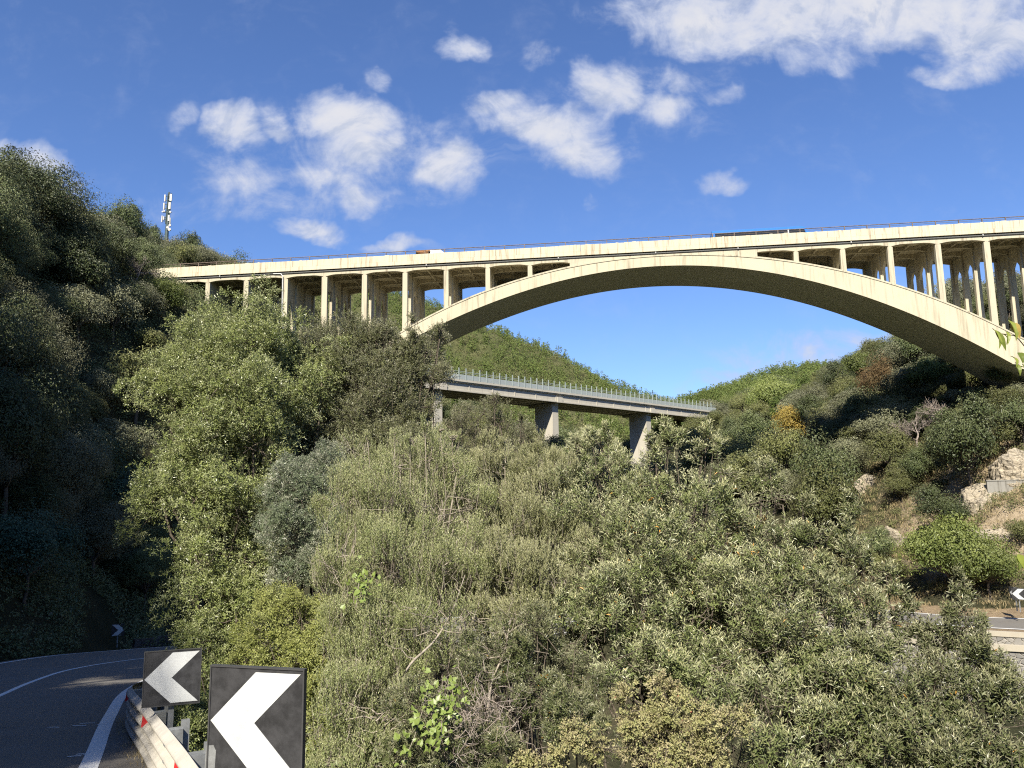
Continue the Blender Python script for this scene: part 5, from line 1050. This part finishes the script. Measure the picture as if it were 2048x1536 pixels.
for e, kind, c, zone, lab in HT:
    if zone in GRP: e['group'] = GRP[zone]
    if lab: continue
    px, py, w = project(c); px, py = px[0], py[0]; a = min(ANCH[zone], key=lambda q: (q[1] - px) ** 2 + (q[2] - py) ** 2); dx, dy = px - a[1], py - a[2]
    side = ('right of' if dx > 0 else 'left of') if abs(dx) > abs(dy) else ('below' if dy > 0 else 'above')
    bins.setdefault((zone, KIND[kind][1], a[0], side), []).append((math.hypot(dx, dy), e))
for (zone, txt, an, side), L_ in bins.items():
    L_.sort(key=lambda q: q[0])
    for i, (_, e) in enumerate(L_):
        o_ = ORD[i] if i < len(ORD) else f'number {i + 1}'
        e['label'] = (f'{txt}, {o_} {side} the {an}' if len(L_) > 1 else f'{txt} {side} the {an}')
# ------------------------------------------------------------------ sky with clouds
AZ, EL = math.radians(15), math.radians(43)     # the sun is behind the camera, a little to the left
SUN = Vector((-math.sin(AZ) * math.cos(EL), -math.cos(AZ) * math.cos(EL), math.sin(EL)))
w = bpy.data.worlds.new('World'); sc.world = w; w.use_nodes = True; w.node_tree.nodes.clear(); g = NT(w.node_tree)
sky = g.node('ShaderNodeTexSky', sky_type='NISHITA', sun_disc=False, sun_elevation=EL, altitude=50., air_density=1.0, dust_density=.25, ozone_density=3.)
sky.sun_rotation = math.atan2(SUN.x, SUN.y)
D = g.node('ShaderNodeTexCoord').outputs['Generated']; sx = g.node('ShaderNodeSeparateXYZ', {0: D})
yy = g.math('MAXIMUM', sx.outputs[1], .06); P = g.node('ShaderNodeCombineXYZ', {0: g.math('DIVIDE', sx.outputs[0], yy), 1: g.math('DIVIDE', sx.outputs[2], yy), 2: 0.}).outputs[0]
wn = g.node('ShaderNodeTexNoise', {'Scale': 9., 'Detail': 4., 'Roughness': .55, 'Vector': P}).outputs['Color']
Pw = g.vmath('ADD', P, g.vmath('SCALE', g.vmath('SUBTRACT', wn, (.5, .5, .5)).outputs[0], Scale=.09).outputs[0]).outputs[0]
# soft patches where cumulus drifts: (px, py, half width, half height, weight)
CL = [(680, 320, 330, 130, .42), (1120, 260, 220, 110, .36), (1300, 190, 200, 90, .36), (520, 400, 240, 60, .36), (900, 340, 140, 80, .36), (1500, 30, 330, 95, 1.0), (1760, 10, 330, 110, 1.1), (1980, 80, 130, 85, .95), (1330, 40, 120, 70, .7), (1620, 110, 180, 50, .55), (1900, 150, 80, 30, .6),
      (1100, 250, 140, 60, 1.0), (1170, 300, 80, 70, .95), (1010, 215, 75, 40, .8), (1215, 185, 75, 62, 1.0), (1330, 205, 80, 50, .85), (1370, 155, 50, 40, .6), (1450, 195, 45, 22, .5),
      (920, 90, 50, 38, .9), (905, 60, 26, 26, .4), (1085, 118, 60, 30, .45), (750, 155, 34, 26, .5),
      (690, 235, 110, 60, 1.1), (730, 290, 90, 55, .95), (660, 310, 80, 40, .6), (890, 325, 90, 50, 1.0), (940, 350, 40, 36, .6), (465, 262, 70, 44, .95), (555, 255, 38, 28, .7), (370, 240, 34, 24, .35),
      (500, 350, 120, 50, .75), (640, 350, 130, 48, .75), (730, 390, 80, 40, .85), (430, 345, 60, 50, .55), (620, 453, 90, 24, .85), (800, 480, 80, 18, .7), (1430, 350, 60, 24, .6), (1175, 410, 26, 18, .4),
      (80, 330, 70, 50, .85), (120, 375, 55, 45, .6), (30, 310, 50, 30, .5), (1640, 720, 190, 55, .62), (1780, 690, 160, 60, .55), (1450, 765, 120, 22, .5), (1900, 570, 160, 60, .35), (290, 385, 40, 14, .25), (300, 412, 40, 12, .2)]
acc = None
for px, py, a, b, wt in CL:
    d = ray(px, py); c = (d[0] / d[1], d[2] / d[1], 0); q = g.vmath('MULTIPLY', g.vmath('SUBTRACT', Pw, c).outputs[0], (FPX / (a * 1.25), FPX / (b * 1.25), 0)).outputs[0]
    r2 = g.vmath('DOT_PRODUCT', q, q).outputs['Value']; k = g.math('MULTIPLY_ADD', r2, -wt, wt, clamp=True)
    acc = k if acc is None else g.math('SMOOTH_MAX', acc, k, .12)
nf = g.noise(P, 12., 9, .62, .5); nf2 = g.noise(g.vmath('MULTIPLY', P, (1., 1.5, 1)).outputs[0], 34., 6, .62)
den = g.math('ADD', acc, g.math('MULTIPLY', g.math('SUBTRACT', nf, .5), 1.7)); den = g.math('ADD', den, g.math('MULTIPLY', g.math('SUBTRACT', nf2, .5), .6))
alpha = g.math('MULTIPLY', g.ramp(den, .06, .92), g.ramp(acc, 0., .3)); alpha = g.math('MULTIPLY', alpha, g.math('GREATER_THAN', sx.outputs[1], .07)); wf = g.noise(g.vmath('MULTIPLY', Pw, (1., 2.2, 1)).outputs[0], 7., 8, .6, 1.2); wisp = g.math('MULTIPLY', g.math('MULTIPLY', g.ramp(wf, .48, .8), g.ramp(acc, .0, .5)), .5)
alpha = g.math('MAXIMUM', g.math('MULTIPLY', alpha, .92), wisp)
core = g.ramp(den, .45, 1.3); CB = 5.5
ccol = g.mix(core, (.62, .70, .92), (.93, .93, .97)); nfu = g.noise(g.vmath('ADD', P, (-.006, .022, 0)).outputs[0], 12., 9, .62, .5); ccol = g.mix(g.ramp(g.math('SUBTRACT', nfu, nf), -.02, .14, 0., .75), ccol, (.60, .67, .84)); ccol = g.vmath('SCALE', ccol, Scale=CB).outputs[0]  # tops kept bright, bases greyed: cloud light and shade put into the colour
skc = g.vmath('MULTIPLY', sky.outputs[0], (.66, .79, 1.06)).outputs[0]
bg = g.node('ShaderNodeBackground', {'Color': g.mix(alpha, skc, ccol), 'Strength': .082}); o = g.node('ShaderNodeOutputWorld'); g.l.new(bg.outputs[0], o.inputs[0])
w.cycles.sampling_method = 'MANUAL'; w.cycles.sample_map_resolution = 512
sl_ = bpy.data.lights.new('sun', 'SUN'); sl_.energy = 5.0; sl_.angle = math.radians(.53); sl_.color = (1., .93, .80); so = bpy.data.objects.new('sun', sl_); COL.objects.link(so); so.rotation_euler = (-SUN).to_track_quat('-Z', 'Y').to_euler(); so.location = SUN * 60
sc.view_settings.view_transform = 'Standard'; sc.view_settings.look = 'None'; sc.view_settings.gamma = 1.; sc.view_settings.exposure = 0.98
cy = sc.cycles; cy.use_denoising = False; cy.pixel_filter_type = 'BLACKMAN_HARRIS'; cy.filter_width = 1.15; cy.max_bounces = 5; cy.diffuse_bounces = 3; cy.glossy_bounces = 2; cy.transmission_bounces = 3; cy.transparent_max_bounces = 4; cy.caustics_reflective = False; cy.caustics_refractive = False
print('leaf faces', sum(len(o.data.polygons) for o in sc.objects if o.type == 'MESH'), 'objects', len(sc.objects))
